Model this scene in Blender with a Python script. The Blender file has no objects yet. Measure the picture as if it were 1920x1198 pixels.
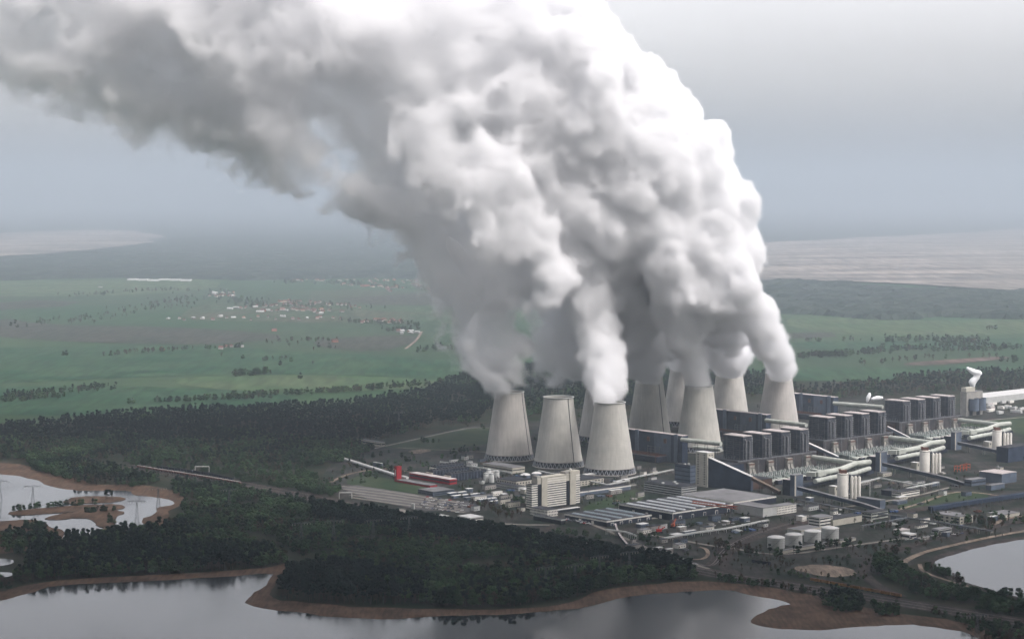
import bpy, bmesh, math, random
import numpy as np
from mathutils import Vector, Matrix
random.seed(7); RNG = np.random.default_rng(11)
S = bpy.context.scene
COL = S.collection

# ------------------------------------------------------------------ camera, sky, sun
F = 1920 * 70 / 36.0; H = 435.0; YH = 365.0
PITCH = math.atan((599 - YH) / F)
cam = bpy.data.cameras.new('camera'); camo = bpy.data.objects.new('camera', cam); COL.objects.link(camo)
cam.lens = 70; cam.sensor_width = 36; cam.clip_start = 1; cam.clip_end = 300000
camo.location = (0, 0, H); camo.rotation_euler = (math.pi / 2 - PITCH, 0, 0)
S.camera = camo
SUN_EL = math.radians(52); SUN_AZ = math.radians(124)        # azimuth measured from +Y towards +X
W = bpy.data.worlds.new('World'); S.world = W; W.use_nodes = True
nt = W.node_tree; nt.nodes.clear()
sky = nt.nodes.new('ShaderNodeTexSky'); sky.sky_type = 'NISHITA'; sky.sun_disc = False
sky.sun_elevation = SUN_EL; sky.sun_rotation = SUN_AZ; sky.altitude = 400
sky.air_density = 1.0; sky.dust_density = 5.0; sky.ozone_density = 1.0
hsv = nt.nodes.new('ShaderNodeHueSaturation'); hsv.inputs['Saturation'].default_value = 0.2
tc = nt.nodes.new('ShaderNodeTexCoord'); mp = nt.nodes.new('ShaderNodeMapping'); mp.inputs['Scale'].default_value = (1.5, 1.5, 9)
nz = nt.nodes.new('ShaderNodeTexNoise'); nz.inputs['Scale'].default_value = 2.2; nz.inputs['Detail'].default_value = 6
mr = nt.nodes.new('ShaderNodeMapRange'); mr.inputs[1].default_value = 0.35; mr.inputs[2].default_value = 0.65
mr.inputs[3].default_value = 0.95; mr.inputs[4].default_value = 1.05
mul = nt.nodes.new('ShaderNodeMixRGB'); mul.blend_type = 'MULTIPLY'; mul.inputs[0].default_value = 1
bg = nt.nodes.new('ShaderNodeBackground'); bg.inputs['Strength'].default_value = 0.15
wo = nt.nodes.new('ShaderNodeOutputWorld')
L = nt.links.new
L(tc.outputs['Generated'], mp.inputs[0]); L(mp.outputs[0], nz.inputs['Vector']); L(nz.outputs['Fac'], mr.inputs[0])
L(sky.outputs[0], hsv.inputs['Color']); L(hsv.outputs[0], mul.inputs[1]); L(mr.outputs[0], mul.inputs[2])
tint = nt.nodes.new('ShaderNodeMixRGB'); tint.blend_type = 'MULTIPLY'; tint.inputs[0].default_value = 1; tint.inputs[2].default_value = (1.15, 1.09, 1.09, 1)
L(mul.outputs[0], tint.inputs[1]); L(tint.outputs[0], bg.inputs[0]); L(bg.outputs[0], wo.inputs[0])
sl = bpy.data.lights.new('sun', 'SUN'); slo = bpy.data.objects.new('sun', sl); COL.objects.link(slo)
sl.energy = 0.62; sl.angle = math.radians(10); sl.color = (1, 0.965, 0.92)
sd = Vector((math.sin(SUN_AZ) * math.cos(SUN_EL), math.cos(SUN_AZ) * math.cos(SUN_EL), math.sin(SUN_EL)))
slo.rotation_euler = sd.to_track_quat('Z', 'Y').to_euler()
S.view_settings.view_transform = 'Standard'; S.view_settings.look = 'None'
S.view_settings.exposure = 1.25; S.view_settings.gamma = 1; S.view_settings.use_curve_mapping = False
S.render.engine = 'CYCLES'
cy = S.cycles
cy.use_denoising = True; cy.denoiser = 'OPENIMAGEDENOISE'
cy.use_adaptive_sampling = True; cy.adaptive_threshold = 0.03
cy.max_bounces = 24; cy.diffuse_bounces = 8; cy.glossy_bounces = 2; cy.transmission_bounces = 2
cy.volume_bounces = 20; cy.transparent_max_bounces = 8
cy.volume_step_rate = 1.0; cy.volume_max_steps = 512
cy.sample_clamp_indirect = 4

# ------------------------------------------------------------------ picture position -> place on the ground
SP, CP = math.sin(PITCH), math.cos(PITCH)
def at(px, py, z=0.0):
    a = (px - 960) / F; b = -(py - 599) / F
    dz = -SP + b * CP; t = (z - H) / dz
    return Vector((a * t, (CP + b * SP) * t, z))
def at_depth(px, py, Y):
    a = (px - 960) / F; b = -(py - 599) / F
    t = Y / (CP + b * SP)
    return Vector((a * t, Y, H + (-SP + b * CP) * t))
TH = math.radians(41)
UX = Vector((math.cos(TH), math.sin(TH), 0)); VX = Vector((-math.sin(TH), math.cos(TH), 0))
def run(N, d, px):
    """metres to go from N along d until the picture column px"""
    a = (px - 960) / F
    dep = N.y * CP - (N.z - H) * SP
    return (N.x - a * dep) / (a * d.y * CP - d.x)

# ------------------------------------------------------------------ materials
def mat(name, col, rough=0.85, var=0.25, scale=0.05, col2=None, metal=0.0, detail=5, stretch=(1, 1, 1), rnd=0.0, bump=0.0, spec=0.04):
    m = bpy.data.materials.new(name); m.use_nodes = True
    t = m.node_tree; n = t.nodes; b = n['Principled BSDF']
    b.inputs['Roughness'].default_value = rough; b.inputs['Metallic'].default_value = metal
    b.inputs['Specular IOR Level'].default_value = spec
    g = n.new('ShaderNodeNewGeometry'); mpn = n.new('ShaderNodeMapping'); mpn.inputs['Scale'].default_value = stretch
    t.links.new(g.outputs['Position'], mpn.inputs[0])
    z = n.new('ShaderNodeTexNoise'); z.inputs['Scale'].default_value = scale; z.inputs['Detail'].default_value = detail
    z.inputs['Roughness'].default_value = 0.62
    t.links.new(mpn.outputs[0], z.inputs['Vector'])
    r = n.new('ShaderNodeValToRGB'); r.color_ramp.elements[0].position = 0.4 if detail >= 8 else 0.33; r.color_ramp.elements[1].position = 0.6 if detail >= 8 else 0.67
    c2 = col2 if col2 else tuple(min(1, c * (1 + var)) for c in col)
    c1 = col if col2 else tuple(c * (1 - var) for c in col)
    r.color_ramp.elements[0].color = (*c1, 1); r.color_ramp.elements[1].color = (*c2, 1)
    t.links.new(z.outputs['Fac'], r.inputs[0])
    out = r.outputs[0]
    if detail >= 9:
        mq = n.new('ShaderNodeMapping'); mq.inputs['Rotation'].default_value = (0, 0, 0.55); mq.inputs['Scale'].default_value = (1, 0.12, 1)
        t.links.new(g.outputs['Position'], mq.inputs[0])
        z2 = n.new('ShaderNodeTexNoise'); z2.inputs['Scale'].default_value = scale * 9; z2.inputs['Detail'].default_value = 6; t.links.new(mq.outputs[0], z2.inputs['Vector'])
        kq = n.new('ShaderNodeMapRange'); kq.inputs[1].default_value = 0.36; kq.inputs[2].default_value = 0.64; kq.inputs[3].default_value = 0.72; kq.inputs[4].default_value = 1.28
        t.links.new(z2.outputs['Fac'], kq.inputs[0]); hq = n.new('ShaderNodeHueSaturation'); t.links.new(out, hq.inputs['Color']); t.links.new(kq.outputs[0], hq.inputs['Value']); out = hq.outputs[0]
    if rnd:
        o = n.new('ShaderNodeObjectInfo'); h = n.new('ShaderNodeHueSaturation')
        k = n.new('ShaderNodeMapRange'); k.inputs[3].default_value = 1 - rnd; k.inputs[4].default_value = 1 + rnd
        t.links.new(o.outputs['Random'], k.inputs[0]); t.links.new(k.outputs[0], h.inputs['Value'])
        k2 = n.new('ShaderNodeMapRange'); k2.inputs[3].default_value = 0.47; k2.inputs[4].default_value = 0.52
        ml = n.new('ShaderNodeMath'); ml.operation = 'FRACT'; m7 = n.new('ShaderNodeMath'); m7.operation = 'MULTIPLY'; m7.inputs[1].default_value = 7.31
        t.links.new(o.outputs['Random'], m7.inputs[0]); t.links.new(m7.outputs[0], ml.inputs[0]); t.links.new(ml.outputs[0], k2.inputs[0])
        t.links.new(k2.outputs[0], h.inputs['Hue']); t.links.new(out, h.inputs['Color']); out = h.outputs[0]
    t.links.new(out, b.inputs['Base Color'])
    if bump:
        bp = n.new('ShaderNodeBump'); bp.inputs['Strength'].default_value = bump; bp.inputs['Distance'].default_value = 1
        t.links.new(z.outputs['Fac'], bp.inputs['Height']); t.links.new(bp.outputs[0], b.inputs['Normal'])
    return m
M = {}
M['grass'] = mat('rough_grass', (0.012, 0.021, 0.011), var=0, scale=0.015, col2=(0.034, 0.032, 0.022), detail=8)
M['grassgreen'] = mat('green_grass', (0.022, 0.042, 0.02), scale=0.02, col2=(0.045, 0.06, 0.032), detail=8)
M['yard'] = mat('bare_yard', (0.012, 0.02, 0.014), scale=0.022, col2=(0.045, 0.041, 0.039), detail=9)
M['asphalt'] = mat('asphalt', (0.09, 0.09, 0.092), scale=0.05, var=0.3)
M['concrete_pave'] = mat('concrete_paving', (0.20, 0.185, 0.165), scale=0.04, var=0.25)
M['sand'] = mat('sandy_earth', (0.13, 0.105, 0.085), scale=0.03, col2=(0.24, 0.19, 0.15), detail=9)
M['ballast'] = mat('track_ballast', (0.026, 0.023, 0.022), scale=0.05, col2=(0.062, 0.05, 0.045), detail=9)
M['rail'] = mat('rail_steel', (0.10, 0.09, 0.085), rough=0.4, metal=0.6)
M['reed'] = mat('dry_reed', (0.065, 0.043, 0.03), scale=0.03, col2=(0.112, 0.073, 0.051), detail=9, bump=0.6)
M['brownfield'] = mat('ploughed_field', (0.036, 0.043, 0.032), scale=0.006, col2=(0.052, 0.053, 0.042), detail=9)
M['field1'] = mat('green_crop', (0.016, 0.052, 0.026), scale=0.006, col2=(0.036, 0.072, 0.036), detail=9)
M['field2'] = mat('pale_crop', (0.042, 0.08, 0.036), scale=0.005, col2=(0.07, 0.095, 0.05), detail=9)
M['field3'] = mat('olive_meadow', (0.034, 0.066, 0.034), scale=0.005, col2=(0.066, 0.07, 0.045), detail=9)
M['fallow'] = mat('reddish_fallow', (0.075, 0.058, 0.05), scale=0.006, col2=(0.12, 0.09, 0.076), detail=9)
M['mine'] = mat('open_pit_earth', (0.12, 0.11, 0.10), scale=0.0022, col2=(0.30, 0.26, 0.225), stretch=(0.45, 1.1, 1), detail=10)
M['canopy'] = mat('far_forest', (0.012, 0.024, 0.018), scale=0.006, col2=(0.035, 0.048, 0.036), detail=10)
M['canopygreen'] = mat('far_green_forest', (0.03, 0.05, 0.022), scale=0.008, col2=(0.06, 0.08, 0.04), detail=9)
M['pine'] = mat('pine_needles', (0.005, 0.014, 0.013), scale=0.03, col2=(0.016, 0.03, 0.024), rnd=0.4)
M['leaf'] = mat('spring_leaves', (0.013, 0.034, 0.016), scale=0.02, col2=(0.06, 0.108, 0.048), rnd=0.35, detail=8)
M['twig'] = mat('bare_twigs', (0.035, 0.03, 0.022), scale=0.05, col2=(0.075, 0.055, 0.038), rnd=0.3)
M['bark'] = mat('bark', (0.07, 0.05, 0.04), scale=1)
M['white'] = mat('white_render', (0.70, 0.68, 0.63), scale=0.15, var=0.1)
M['cream'] = mat('cream_panel', (0.47, 0.45, 0.39), scale=0.12, var=0.13)
M['greyconc'] = mat('grey_concrete', (0.30, 0.29, 0.27), scale=0.1, var=0.18)
M['lightgrey'] = mat('light_grey_sheet', (0.44, 0.45, 0.44), scale=0.1, var=0.12)
M['palegreen'] = mat('pale_green_grey_sheet', (0.42, 0.44, 0.40), scale=0.12, var=0.2)
M['filter'] = mat('filter_sheet', (0.11, 0.135, 0.13), scale=0.16, col2=(0.26, 0.285, 0.265))
M['bluegrey'] = mat('blue_grey_cladding', (0.10, 0.125, 0.165), scale=0.07, var=0.22)
M['darkblue'] = mat('dark_blue_cladding', (0.035, 0.048, 0.075), scale=0.08, var=0.3)
M['navy'] = mat('dark_wall', (0.028, 0.034, 0.05), scale=0.2, var=0.4)
M['boiler'] = mat('boiler_cladding', (0.02, 0.025, 0.038), scale=0.12, col2=(0.06, 0.07, 0.09), stretch=(1, 1, 3))
M['boilerlight'] = mat('boiler_pipework', (0.07, 0.075, 0.085), scale=0.3, col2=(0.2, 0.2, 0.21))
M['plinth'] = mat('stained_plinth', (0.03, 0.032, 0.038), scale=0.06, col2=(0.09, 0.08, 0.078))
M['chute'] = mat('chute_sheet', (0.22, 0.22, 0.2), scale=0.2, col2=(0.36, 0.34, 0.31))
M['brownwall'] = mat('rusty_brown_cladding', (0.06, 0.042, 0.036), scale=0.05, col2=(0.10, 0.065, 0.05))
M['roofgrey'] = mat('bitumen_roof', (0.05, 0.052, 0.058), scale=0.06, var=0.3)
M['roofdark'] = mat('dark_roof', (0.04, 0.043, 0.05), scale=0.06, var=0.3)
M['roofgreyl'] = mat('pale_grey_roof', (0.17, 0.17, 0.175), scale=0.03, var=0.25)
M['roofpink'] = mat('pinkish_roof', (0.42, 0.38, 0.37), scale=0.06, var=0.2)
M['roofwhite'] = mat('white_roof', (0.54, 0.54, 0.53), scale=0.1, var=0.15)
M['glassdark'] = mat('dark_glazing', (0.02, 0.024, 0.032), rough=0.25, scale=0.5, var=0.4, spec=0.5)
M['skylight'] = mat('skylight_glass', (0.46, 0.49, 0.51), rough=0.35, scale=0.2, var=0.15, spec=0.5)
M['skylightdim'] = mat('dim_skylight_glass', (0.20, 0.25, 0.28), rough=0.35, scale=0.2, var=0.15, spec=0.5)
M['orange'] = mat('orange_paint', (0.34, 0.085, 0.045), scale=0.3)
M['red'] = mat('red_cladding', (0.30, 0.022, 0.03), scale=0.15, var=0.2)
M['brick'] = mat('brick_wall', (0.30, 0.14, 0.095), scale=0.3)
M['yellow'] = mat('yellow_paint', (0.22, 0.12, 0.045), scale=0.3, var=0.35)
M['rust'] = mat('rusty_steel', (0.13, 0.06, 0.045), scale=0.3, var=0.4)
M['coal'] = mat('coal', (0.012, 0.012, 0.014), scale=0.5)
M['steel'] = mat('galvanised_steel', (0.12, 0.13, 0.14), rough=0.55, scale=0.3, metal=0.3)
M['darksteel'] = mat('dark_steel', (0.06, 0.065, 0.075), rough=0.6, scale=0.3)
M['tile'] = mat('orange_roof_tiles', (0.16, 0.085, 0.065), scale=0.1, rnd=0.3)
M['housewall'] = mat('house_render', (0.30, 0.29, 0.275), scale=0.1, rnd=0.35)
M['tiledark'] = mat('brown_roof_tiles', (0.13, 0.075, 0.06), scale=0.1, rnd=0.3)
M['legblue'] = mat('pale_column_concrete', (0.28, 0.30, 0.33), scale=0.3)
M['carwhite'] = mat('white_car_paint', (0.7, 0.7, 0.7), rough=0.3, var=0.02)
M['carblue'] = mat('blue_car_paint', (0.05, 0.09, 0.2), rough=0.3, var=0.02)
M['cardark'] = mat('dark_car_paint', (0.04, 0.04, 0.045), rough=0.3, var=0.02)
M['carred'] = mat('red_car_paint', (0.4, 0.03, 0.03), rough=0.3, var=0.02)

# tower concrete: lift bands, vertical streaks, weather stains
def tower_mat():
    m = mat('tower_concrete', (0.45, 0.44, 0.41), rough=0.9, scale=0.03, col2=(0.53, 0.515, 0.475), detail=8, rnd=0.06)
    t = m.node_tree; n = t.nodes; b = n['Principled BSDF']
    src = b.inputs['Base Color'].links[0].from_socket
    g = n.new('ShaderNodeTexCoord'); sx = n.new('ShaderNodeSeparateXYZ'); t.links.new(g.outputs['Object'], sx.inputs[0])
    an = n.new('ShaderNodeMath'); an.operation = 'ARCTAN2'; t.links.new(sx.outputs[1], an.inputs[0]); t.links.new(sx.outputs[0], an.inputs[1])
    cm = n.new('ShaderNodeCombineXYZ'); a9 = n.new('ShaderNodeMath'); a9.operation = 'MULTIPLY'; a9.inputs[1].default_value = 9
    z1 = n.new('ShaderNodeMath'); z1.operation = 'MULTIPLY'; z1.inputs[1].default_value = 0.035
    t.links.new(an.outputs[0], a9.inputs[0]); t.links.new(a9.outputs[0], cm.inputs[0]); t.links.new(sx.outputs[2], z1.inputs[0]); t.links.new(z1.outputs[0], cm.inputs[1])
    oi = n.new('ShaderNodeObjectInfo'); o5 = n.new('ShaderNodeMath'); o5.operation = 'MULTIPLY'; o5.inputs[1].default_value = 50
    t.links.new(oi.outputs['Random'], o5.inputs[0]); t.links.new(o5.outputs[0], cm.inputs[2])
    ns = n.new('ShaderNodeTexNoise'); ns.inputs['Scale'].default_value = 1.3; ns.inputs['Detail'].default_value = 7; t.links.new(cm.outputs[0], ns.inputs['Vector'])
    k = n.new('ShaderNodeMapRange'); k.inputs[1].default_value = 0.3; k.inputs[2].default_value = 0.7; k.inputs[3].default_value = 0.88; k.inputs[4].default_value = 1.06
    t.links.new(ns.outputs['Fac'], k.inputs[0])
    wv = n.new('ShaderNodeMath'); wv.operation = 'MULTIPLY'; wv.inputs[1].default_value = 0.42; t.links.new(sx.outputs[2], wv.inputs[0])
    fr = n.new('ShaderNodeMath'); fr.operation = 'FRACT'; t.links.new(wv.outputs[0], fr.inputs[0])
    gt = n.new('ShaderNodeMath'); gt.operation = 'GREATER_THAN'; gt.inputs[1].default_value = 0.84; t.links.new(fr.outputs[0], gt.inputs[0])
    kk = n.new('ShaderNodeMapRange'); kk.inputs[3].default_value = 1.0; kk.inputs[4].default_value = 0.90; t.links.new(gt.outputs[0], kk.inputs[0])
    mm = n.new('ShaderNodeMath'); mm.operation = 'MULTIPLY'; t.links.new(k.outputs[0], mm.inputs[0]); t.links.new(kk.outputs[0], mm.inputs[1])
    h = n.new('ShaderNodeHueSaturation'); t.links.new(src, h.inputs['Color']); t.links.new(mm.outputs[0], h.inputs['Value'])
    t.links.new(h.outputs[0], b.inputs['Base Color'])
    return m
M['tower'] = tower_mat()

def water_mat():
    m = bpy.data.materials.new('lake_water'); m.use_nodes = True
    t = m.node_tree; n = t.nodes; b = n['Principled BSDF']
    b.inputs['Base Color'].default_value = (0.012, 0.016, 0.02, 1); b.inputs['Roughness'].default_value = 0.09
    b.inputs['IOR'].default_value = 1.33; b.inputs['Specular IOR Level'].default_value = 0.5
    g = n.new('ShaderNodeNewGeometry'); mpn = n.new('ShaderNodeMapping'); mpn.inputs['Scale'].default_value = (1, 0.35, 1)
    t.links.new(g.outputs['Position'], mpn.inputs[0])
    z = n.new('ShaderNodeTexNoise'); z.inputs['Scale'].default_value = 0.12; z.inputs['Detail'].default_value = 6; t.links.new(mpn.outputs[0], z.inputs['Vector'])
    bp = n.new('ShaderNodeBump'); bp.inputs['Strength'].default_value = 0.06; bp.inputs['Distance'].default_value = 1.0
    t.links.new(z.outputs['Fac'], bp.inputs['Height']); t.links.new(bp.outputs[0], b.inputs['Normal'])
    z2 = n.new('ShaderNodeTexNoise'); z2.inputs['Scale'].default_value = 0.008; z2.inputs['Detail'].default_value = 5; t.links.new(mpn.outputs[0], z2.inputs['Vector'])
    k = n.new('ShaderNodeMapRange'); k.inputs[1].default_value = 0.4; k.inputs[2].default_value = 0.6; k.inputs[3].default_value = 0.05; k.inputs[4].default_value = 0.2
    t.links.new(z2.outputs['Fac'], k.inputs[0]); t.links.new(k.outputs[0], b.inputs['Roughness'])
    return m
M['water'] = water_mat()

def ground_mat():
    m = mat('meadow_patchwork', (0.026, 0.06, 0.03), scale=0.0022, col2=(0.05, 0.072, 0.04), detail=10)
    t = m.node_tree; n = t.nodes; b = n['Principled BSDF']; src = b.inputs['Base Color'].links[0].from_socket
    g = n.new('ShaderNodeNewGeometry'); mpn = n.new('ShaderNodeMapping'); mpn.inputs['Scale'].default_value = (0.00075, 0.0011, 1); mpn.inputs['Rotation'].default_value = (0, 0, 0.35)
    t.links.new(g.outputs['Position'], mpn.inputs[0])
    v = n.new('ShaderNodeTexVoronoi'); v.inputs['Scale'].default_value = 1; v.voronoi_dimensions = '2D'; t.links.new(mpn.outputs[0], v.inputs['Vector'])
    r = n.new('ShaderNodeValToRGB'); r.color_ramp.interpolation = 'CONSTANT'
    e = r.color_ramp.elements; e[0].color = (0.022, 0.062, 0.026, 1); e[1].position = 0.3; e[1].color = (0.042, 0.076, 0.036, 1)
    for p, c in ((0.5, (0.03, 0.058, 0.03, 1)), (0.68, (0.055, 0.066, 0.042, 1)), (0.8, (0.02, 0.066, 0.028, 1)), (0.93, (0.06, 0.052, 0.046, 1))):
        q = e.new(p); q.color = c
    sx = n.new('ShaderNodeSeparateColor'); t.links.new(v.outputs['Color'], sx.inputs[0]); t.links.new(sx.outputs[0], r.inputs[0])
    mx = n.new('ShaderNodeMixRGB'); mx.inputs[0].default_value = 0.6; t.links.new(src, mx.inputs[1]); t.links.new(r.outputs[0], mx.inputs[2])
    t.links.new(mx.outputs[0], b.inputs['Base Color'])
    return m
M['ground'] = ground_mat()

# ------------------------------------------------------------------ mesh builder
class MB:
    def __init__(s): s.v = []; s.f = []; s.m = []; s.sm = []
    def add(s, vs, fs, m=0, smooth=False):
        o = len(s.v); s.v += [tuple(v) for v in vs]
        for f in fs: s.f.append(tuple(i + o for i in f)); s.m.append(m); s.sm.append(smooth)
    def box(s, x0, x1, y0, y1, z0, z1, m=0, top=None):
        vs = [(x0, y0, z0), (x1, y0, z0), (x1, y1, z0), (x0, y1, z0), (x0, y0, z1), (x1, y0, z1), (x1, y1, z1), (x0, y1, z1)]
        s.add(vs, [(0, 3, 2, 1), (0, 1, 5, 4), (1, 2, 6, 5), (2, 3, 7, 6), (3, 0, 4, 7)], m); s.add(vs[4:], [(0, 1, 2, 3)], m if top is None else top)
        return s
    def prism(s, pts, z0, z1, m=0, top=None):
        n = len(pts); vs = [(p[0], p[1], z0) for p in pts] + [(p[0], p[1], z1) for p in pts]
        s.add(vs, [(i, (i + 1) % n, n + (i + 1) % n, n + i) for i in range(n)] + [tuple(range(n - 1, -1, -1))], m)
        s.add(vs[n:], [tuple(range(n))], m if top is None else top); return s
    def hull(s, a, b, m=0):          # two quads joined
        s.add(list(a) + list(b), [(0, 3, 2, 1), (4, 5, 6, 7)] + [(i, (i + 1) % 4, 4 + (i + 1) % 4, 4 + i) for i in range(4)], m); return s
    def lathe(s, prof, n=24, m=0, cx=0, cy=0, cap=True, smooth=True):
        vs = []
        for r, z in prof:
            for i in range(n):
                a = 2 * math.pi * i / n; vs.append((cx + r * math.cos(a), cy + r * math.sin(a), z))
        fs = [(k * n + i, k * n + (i + 1) % n, (k + 1) * n + (i + 1) % n, (k + 1) * n + i) for k in range(len(prof) - 1) for i in range(n)]
        s.add(vs, fs, m, smooth)
        if cap:
            s.add(vs[-n:], [tuple(range(n))], m); s.add(vs[:n], [tuple(range(n - 1, -1, -1))], m)
        return s
    def tube(s, path, r, n=8, m=0, smooth=True, r2=None):
        P = [Vector(p) for p in path]; vs = []
        for i, p in enumerate(P):
            if i == 0: d = P[1] - P[0]
            elif i == len(P) - 1: d = P[-1] - P[-2]
            else: d = (P[i + 1] - p).normalized() + (p - P[i - 1]).normalized()
            d.normalize()
            a = d.cross(Vector((0, 0, 1)))
            if a.length < 0.01: a = Vector((1, 0, 0))
            a.normalize(); b = a.cross(d)
            k = 1.0
            if 0 < i < len(P) - 1:
                c = max(0.45, d.dot((P[i + 1] - p).normalized())); k = 1 / c
            rr = r if r2 is None else r + (r2 - r) * i / (len(P) - 1)
            for j in range(n):
                t = 2 * math.pi * (j + 0.5) / n
                vs.append(p + a * math.cos(t) * rr * k + b * math.sin(t) * rr)
        fs = [(k * n + i, (k + 1) * n + i, (k + 1) * n + (i + 1) % n, k * n + (i + 1) % n) for k in range(len(P) - 1) for i in range(n)]
        s.add(vs, fs, m, smooth); s.add(vs[:n], [tuple(range(n))], m); s.add(vs[-n:], [tuple(range(n - 1, -1, -1))], m); return s
    def bar(s, a, b, w, h, m=0):     # rectangular beam from a to b
        a = Vector(a); b = Vector(b); d = (b - a).normalized(); x = d.cross(Vector((0, 0, 1)))
        if x.length < 0.01: x = Vector((1, 0, 0))
        x.normalize(); y = x.cross(d)
        q = lambda p: [p - x * w / 2 - y * h / 2, p + x * w / 2 - y * h / 2, p + x * w / 2 + y * h / 2, p - x * w / 2 + y * h / 2]
        return s.hull(q(a), q(b), m)
    def build(s, name, mats, parent=None, off=None):
        if not isinstance(mats, (list, tuple)): mats = [mats]
        me = bpy.data.meshes.new(name)
        vs = s.v if off is None else [(x - off[0], y - off[1], z - off[2]) for x, y, z in s.v]
        me.from_pydata(vs, [], s.f)
        for m in mats: me.materials.append(M[m] if isinstance(m, str) else m)
        me.polygons.foreach_set('material_index', s.m); me.polygons.foreach_set('use_smooth', s.sm)
        me.update()
        o = bpy.data.objects.new(name, me); COL.objects.link(o)
        if parent: o.parent = parent
        return o
def tag(o, label=None, cat=None, group=None, kind=None):
    if label: o['label'] = label
    if cat: o['category'] = cat
    if group: o['group'] = group
    if kind: o['kind'] = kind
    return o
def empty(name, loc, rz=0.0, label=None, cat=None, group=None):
    o = bpy.data.objects.new(name, None); COL.objects.link(o); o.location = loc; o.rotation_euler = (0, 0, rz); o.empty_display_size = 5
    return tag(o, label, cat, group)
def copy_tree(o, parent=None):
    c = o.copy(); COL.objects.link(c)
    if parent: c.parent = parent
    for ch in list(o.children): copy_tree(ch, c)
    return c
def to_local(O, P):
    d = Vector(P) - Vector(O); return Vector((d.dot(UX), d.dot(VX), d.z))

# ------------------------------------------------------------------ ground sheets
def smooth_loop(P, it=2, jit=0.0, closed=True):
    for k in range(it):
        Q = []; n = len(P)
        for i in range(n if closed else n - 1):
            a, b = P[i], P[(i + 1) % n]
            Q += [a * 0.75 + b * 0.25, a * 0.25 + b * 0.75]
        if not closed: Q = [P[0]] + Q + [P[-1]]
        P = Q
    if jit:
        P = [p + Vector((random.uniform(-jit, jit), random.uniform(-jit, jit), 0)) for p in P]
    return P
ZC = [0]
def roughen(P, step, amp, seed=3):
    Q = []
    for i, a in enumerate(P):
        b = P[(i + 1) % len(P)]; n = max(1, min(400, int((b - a).length / step)))
        Q += [a.lerp(b, k / n) for k in range(n)]
    x = np.array([q.x for q in Q]); y = np.array([q.y for q in Q]); r = np.random.default_rng(seed); dx = 0; dy = 0
    for lam, w in ((step * 9, 1.0), (step * 4, .6), (step * 2, .4)):
        for k in range(5):
            t = r.uniform(0, 6.28); f = 6.28 / (lam * r.uniform(.6, 1.6)); p = r.uniform(0, 6.28, 2)
            dx = dx + w * np.sin((x * math.cos(t) + y * math.sin(t)) * f + p[0]); dy = dy + w * np.sin((x * math.cos(t) + y * math.sin(t)) * f + p[1])
    return [Vector((x[i] + amp * dx[i] / 2, y[i] + amp * dy[i] / 2, 0)) for i in range(len(Q))]
def sheet(name, px, z, m, it=0, jit=0.0, thick=0.0):
    ZC[0] += 1; z += ZC[0] * 0.003
    P = smooth_loop([at(*p) for p in px], it, 0)
    if jit: P = roughen(P, jit * 3.0, jit * .55, len(P))
    mb = MB()
    if thick: mb.prism([(p.x, p.y) for p in P], z - thick, z)
    else: mb.add([(p.x, p.y, z) for p in P], [tuple(range(len(P)))])
    o = mb.build(name, m)
    n = o.data.polygons
    bm = bmesh.new(); bm.from_mesh(o.data); bmesh.ops.recalc_face_normals(bm, faces=bm.faces)
    if not thick:
        for f in bm.faces:
            if f.normal.z < 0: f.normal_flip()
    bm.to_mesh(o.data); bm.free()
    return tag(o, kind='structure')
def strip(name, px, w, z, m, it=2, kind='structure'):
    ZC[0] += 1; z += ZC[0] * 0.003
    P = smooth_loop([at(*p) for p in px], it, 0, closed=False)
    vs = []
    for i, p in enumerate(P):
        d = (P[min(i + 1, len(P) - 1)] - P[max(i - 1, 0)]).normalized(); s = Vector((-d.y, d.x, 0)) * w / 2
        vs += [(p.x - s.x, p.y - s.y, z), (p.x + s.x, p.y + s.y, z)]
    mb = MB(); mb.add(vs, [(2 * i, 2 * i + 2, 2 * i + 3, 2 * i + 1) for i in range(len(P) - 1)])
    o = mb.build(name, m); return tag(o, kind=kind)

g = MB(); g.add([(-60000, -3000, 0), (60000, -3000, 0), (60000, 85000, 0), (-60000, 85000, 0)], [(0, 1, 2, 3)])
tag(g.build('ground', 'ground'), kind='structure')
# far country
sheet('far_woodland', [(-200, 387), (2120, 387), (2120, 436), (1700, 446), (1420, 462), (900, 470), (300, 500), (-200, 520)], 3, 'canopy', 0)
sheet('open_pit', [(-60, 440), (60, 436), (180, 431), (260, 434), (305, 442), (280, 458), (180, 468), (60, 478), (-60, 486)], 7, 'mine', 2, 90)
sheet('open_pit', [(1380, 462), (1560, 449), (1750, 441), (1990, 425), (1990, 552), (1900, 546), (1800, 540), (1700, 534), (1560, 529), (1380, 530)], 7, 'mine', 1, 90)
sheet('field', [(0, 595), (90, 610), (260, 612), (420, 618), (560, 632), (420, 646), (250, 645), (60, 638), (-80, 622)], 1.0, 'brownfield', 1)
sheet('field', [(585, 640), (640, 633), (790, 628), (775, 645), (700, 662), (600, 652)], 1.0, 'brownfield', 1)
sheet('field', [(640, 560), (820, 548), (880, 560), (850, 574), (700, 572)], 1.0, 'brownfield', 0)
sheet('field', [(-80, 575), (60, 563), (150, 566), (120, 575), (0, 582)], 1.0, 'brownfield', 0)
sheet('field', [(1470, 625), (1560, 623), (1570, 632), (1470, 636)], 1.0, 'brownfield', 0)
sheet('field', [(1690, 681), (1790, 674), (1880, 668), (1900, 672), (1800, 682), (1700, 687)], 1.0, 'fallow', 1)
sheet('field', [(-80, 655), (200, 648), (420, 650), (560, 660), (720, 668), (880, 678), (860, 712), (600, 700), (300, 705), (0, 720), (-80, 720)], 0.8, 'field1', 1)
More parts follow.
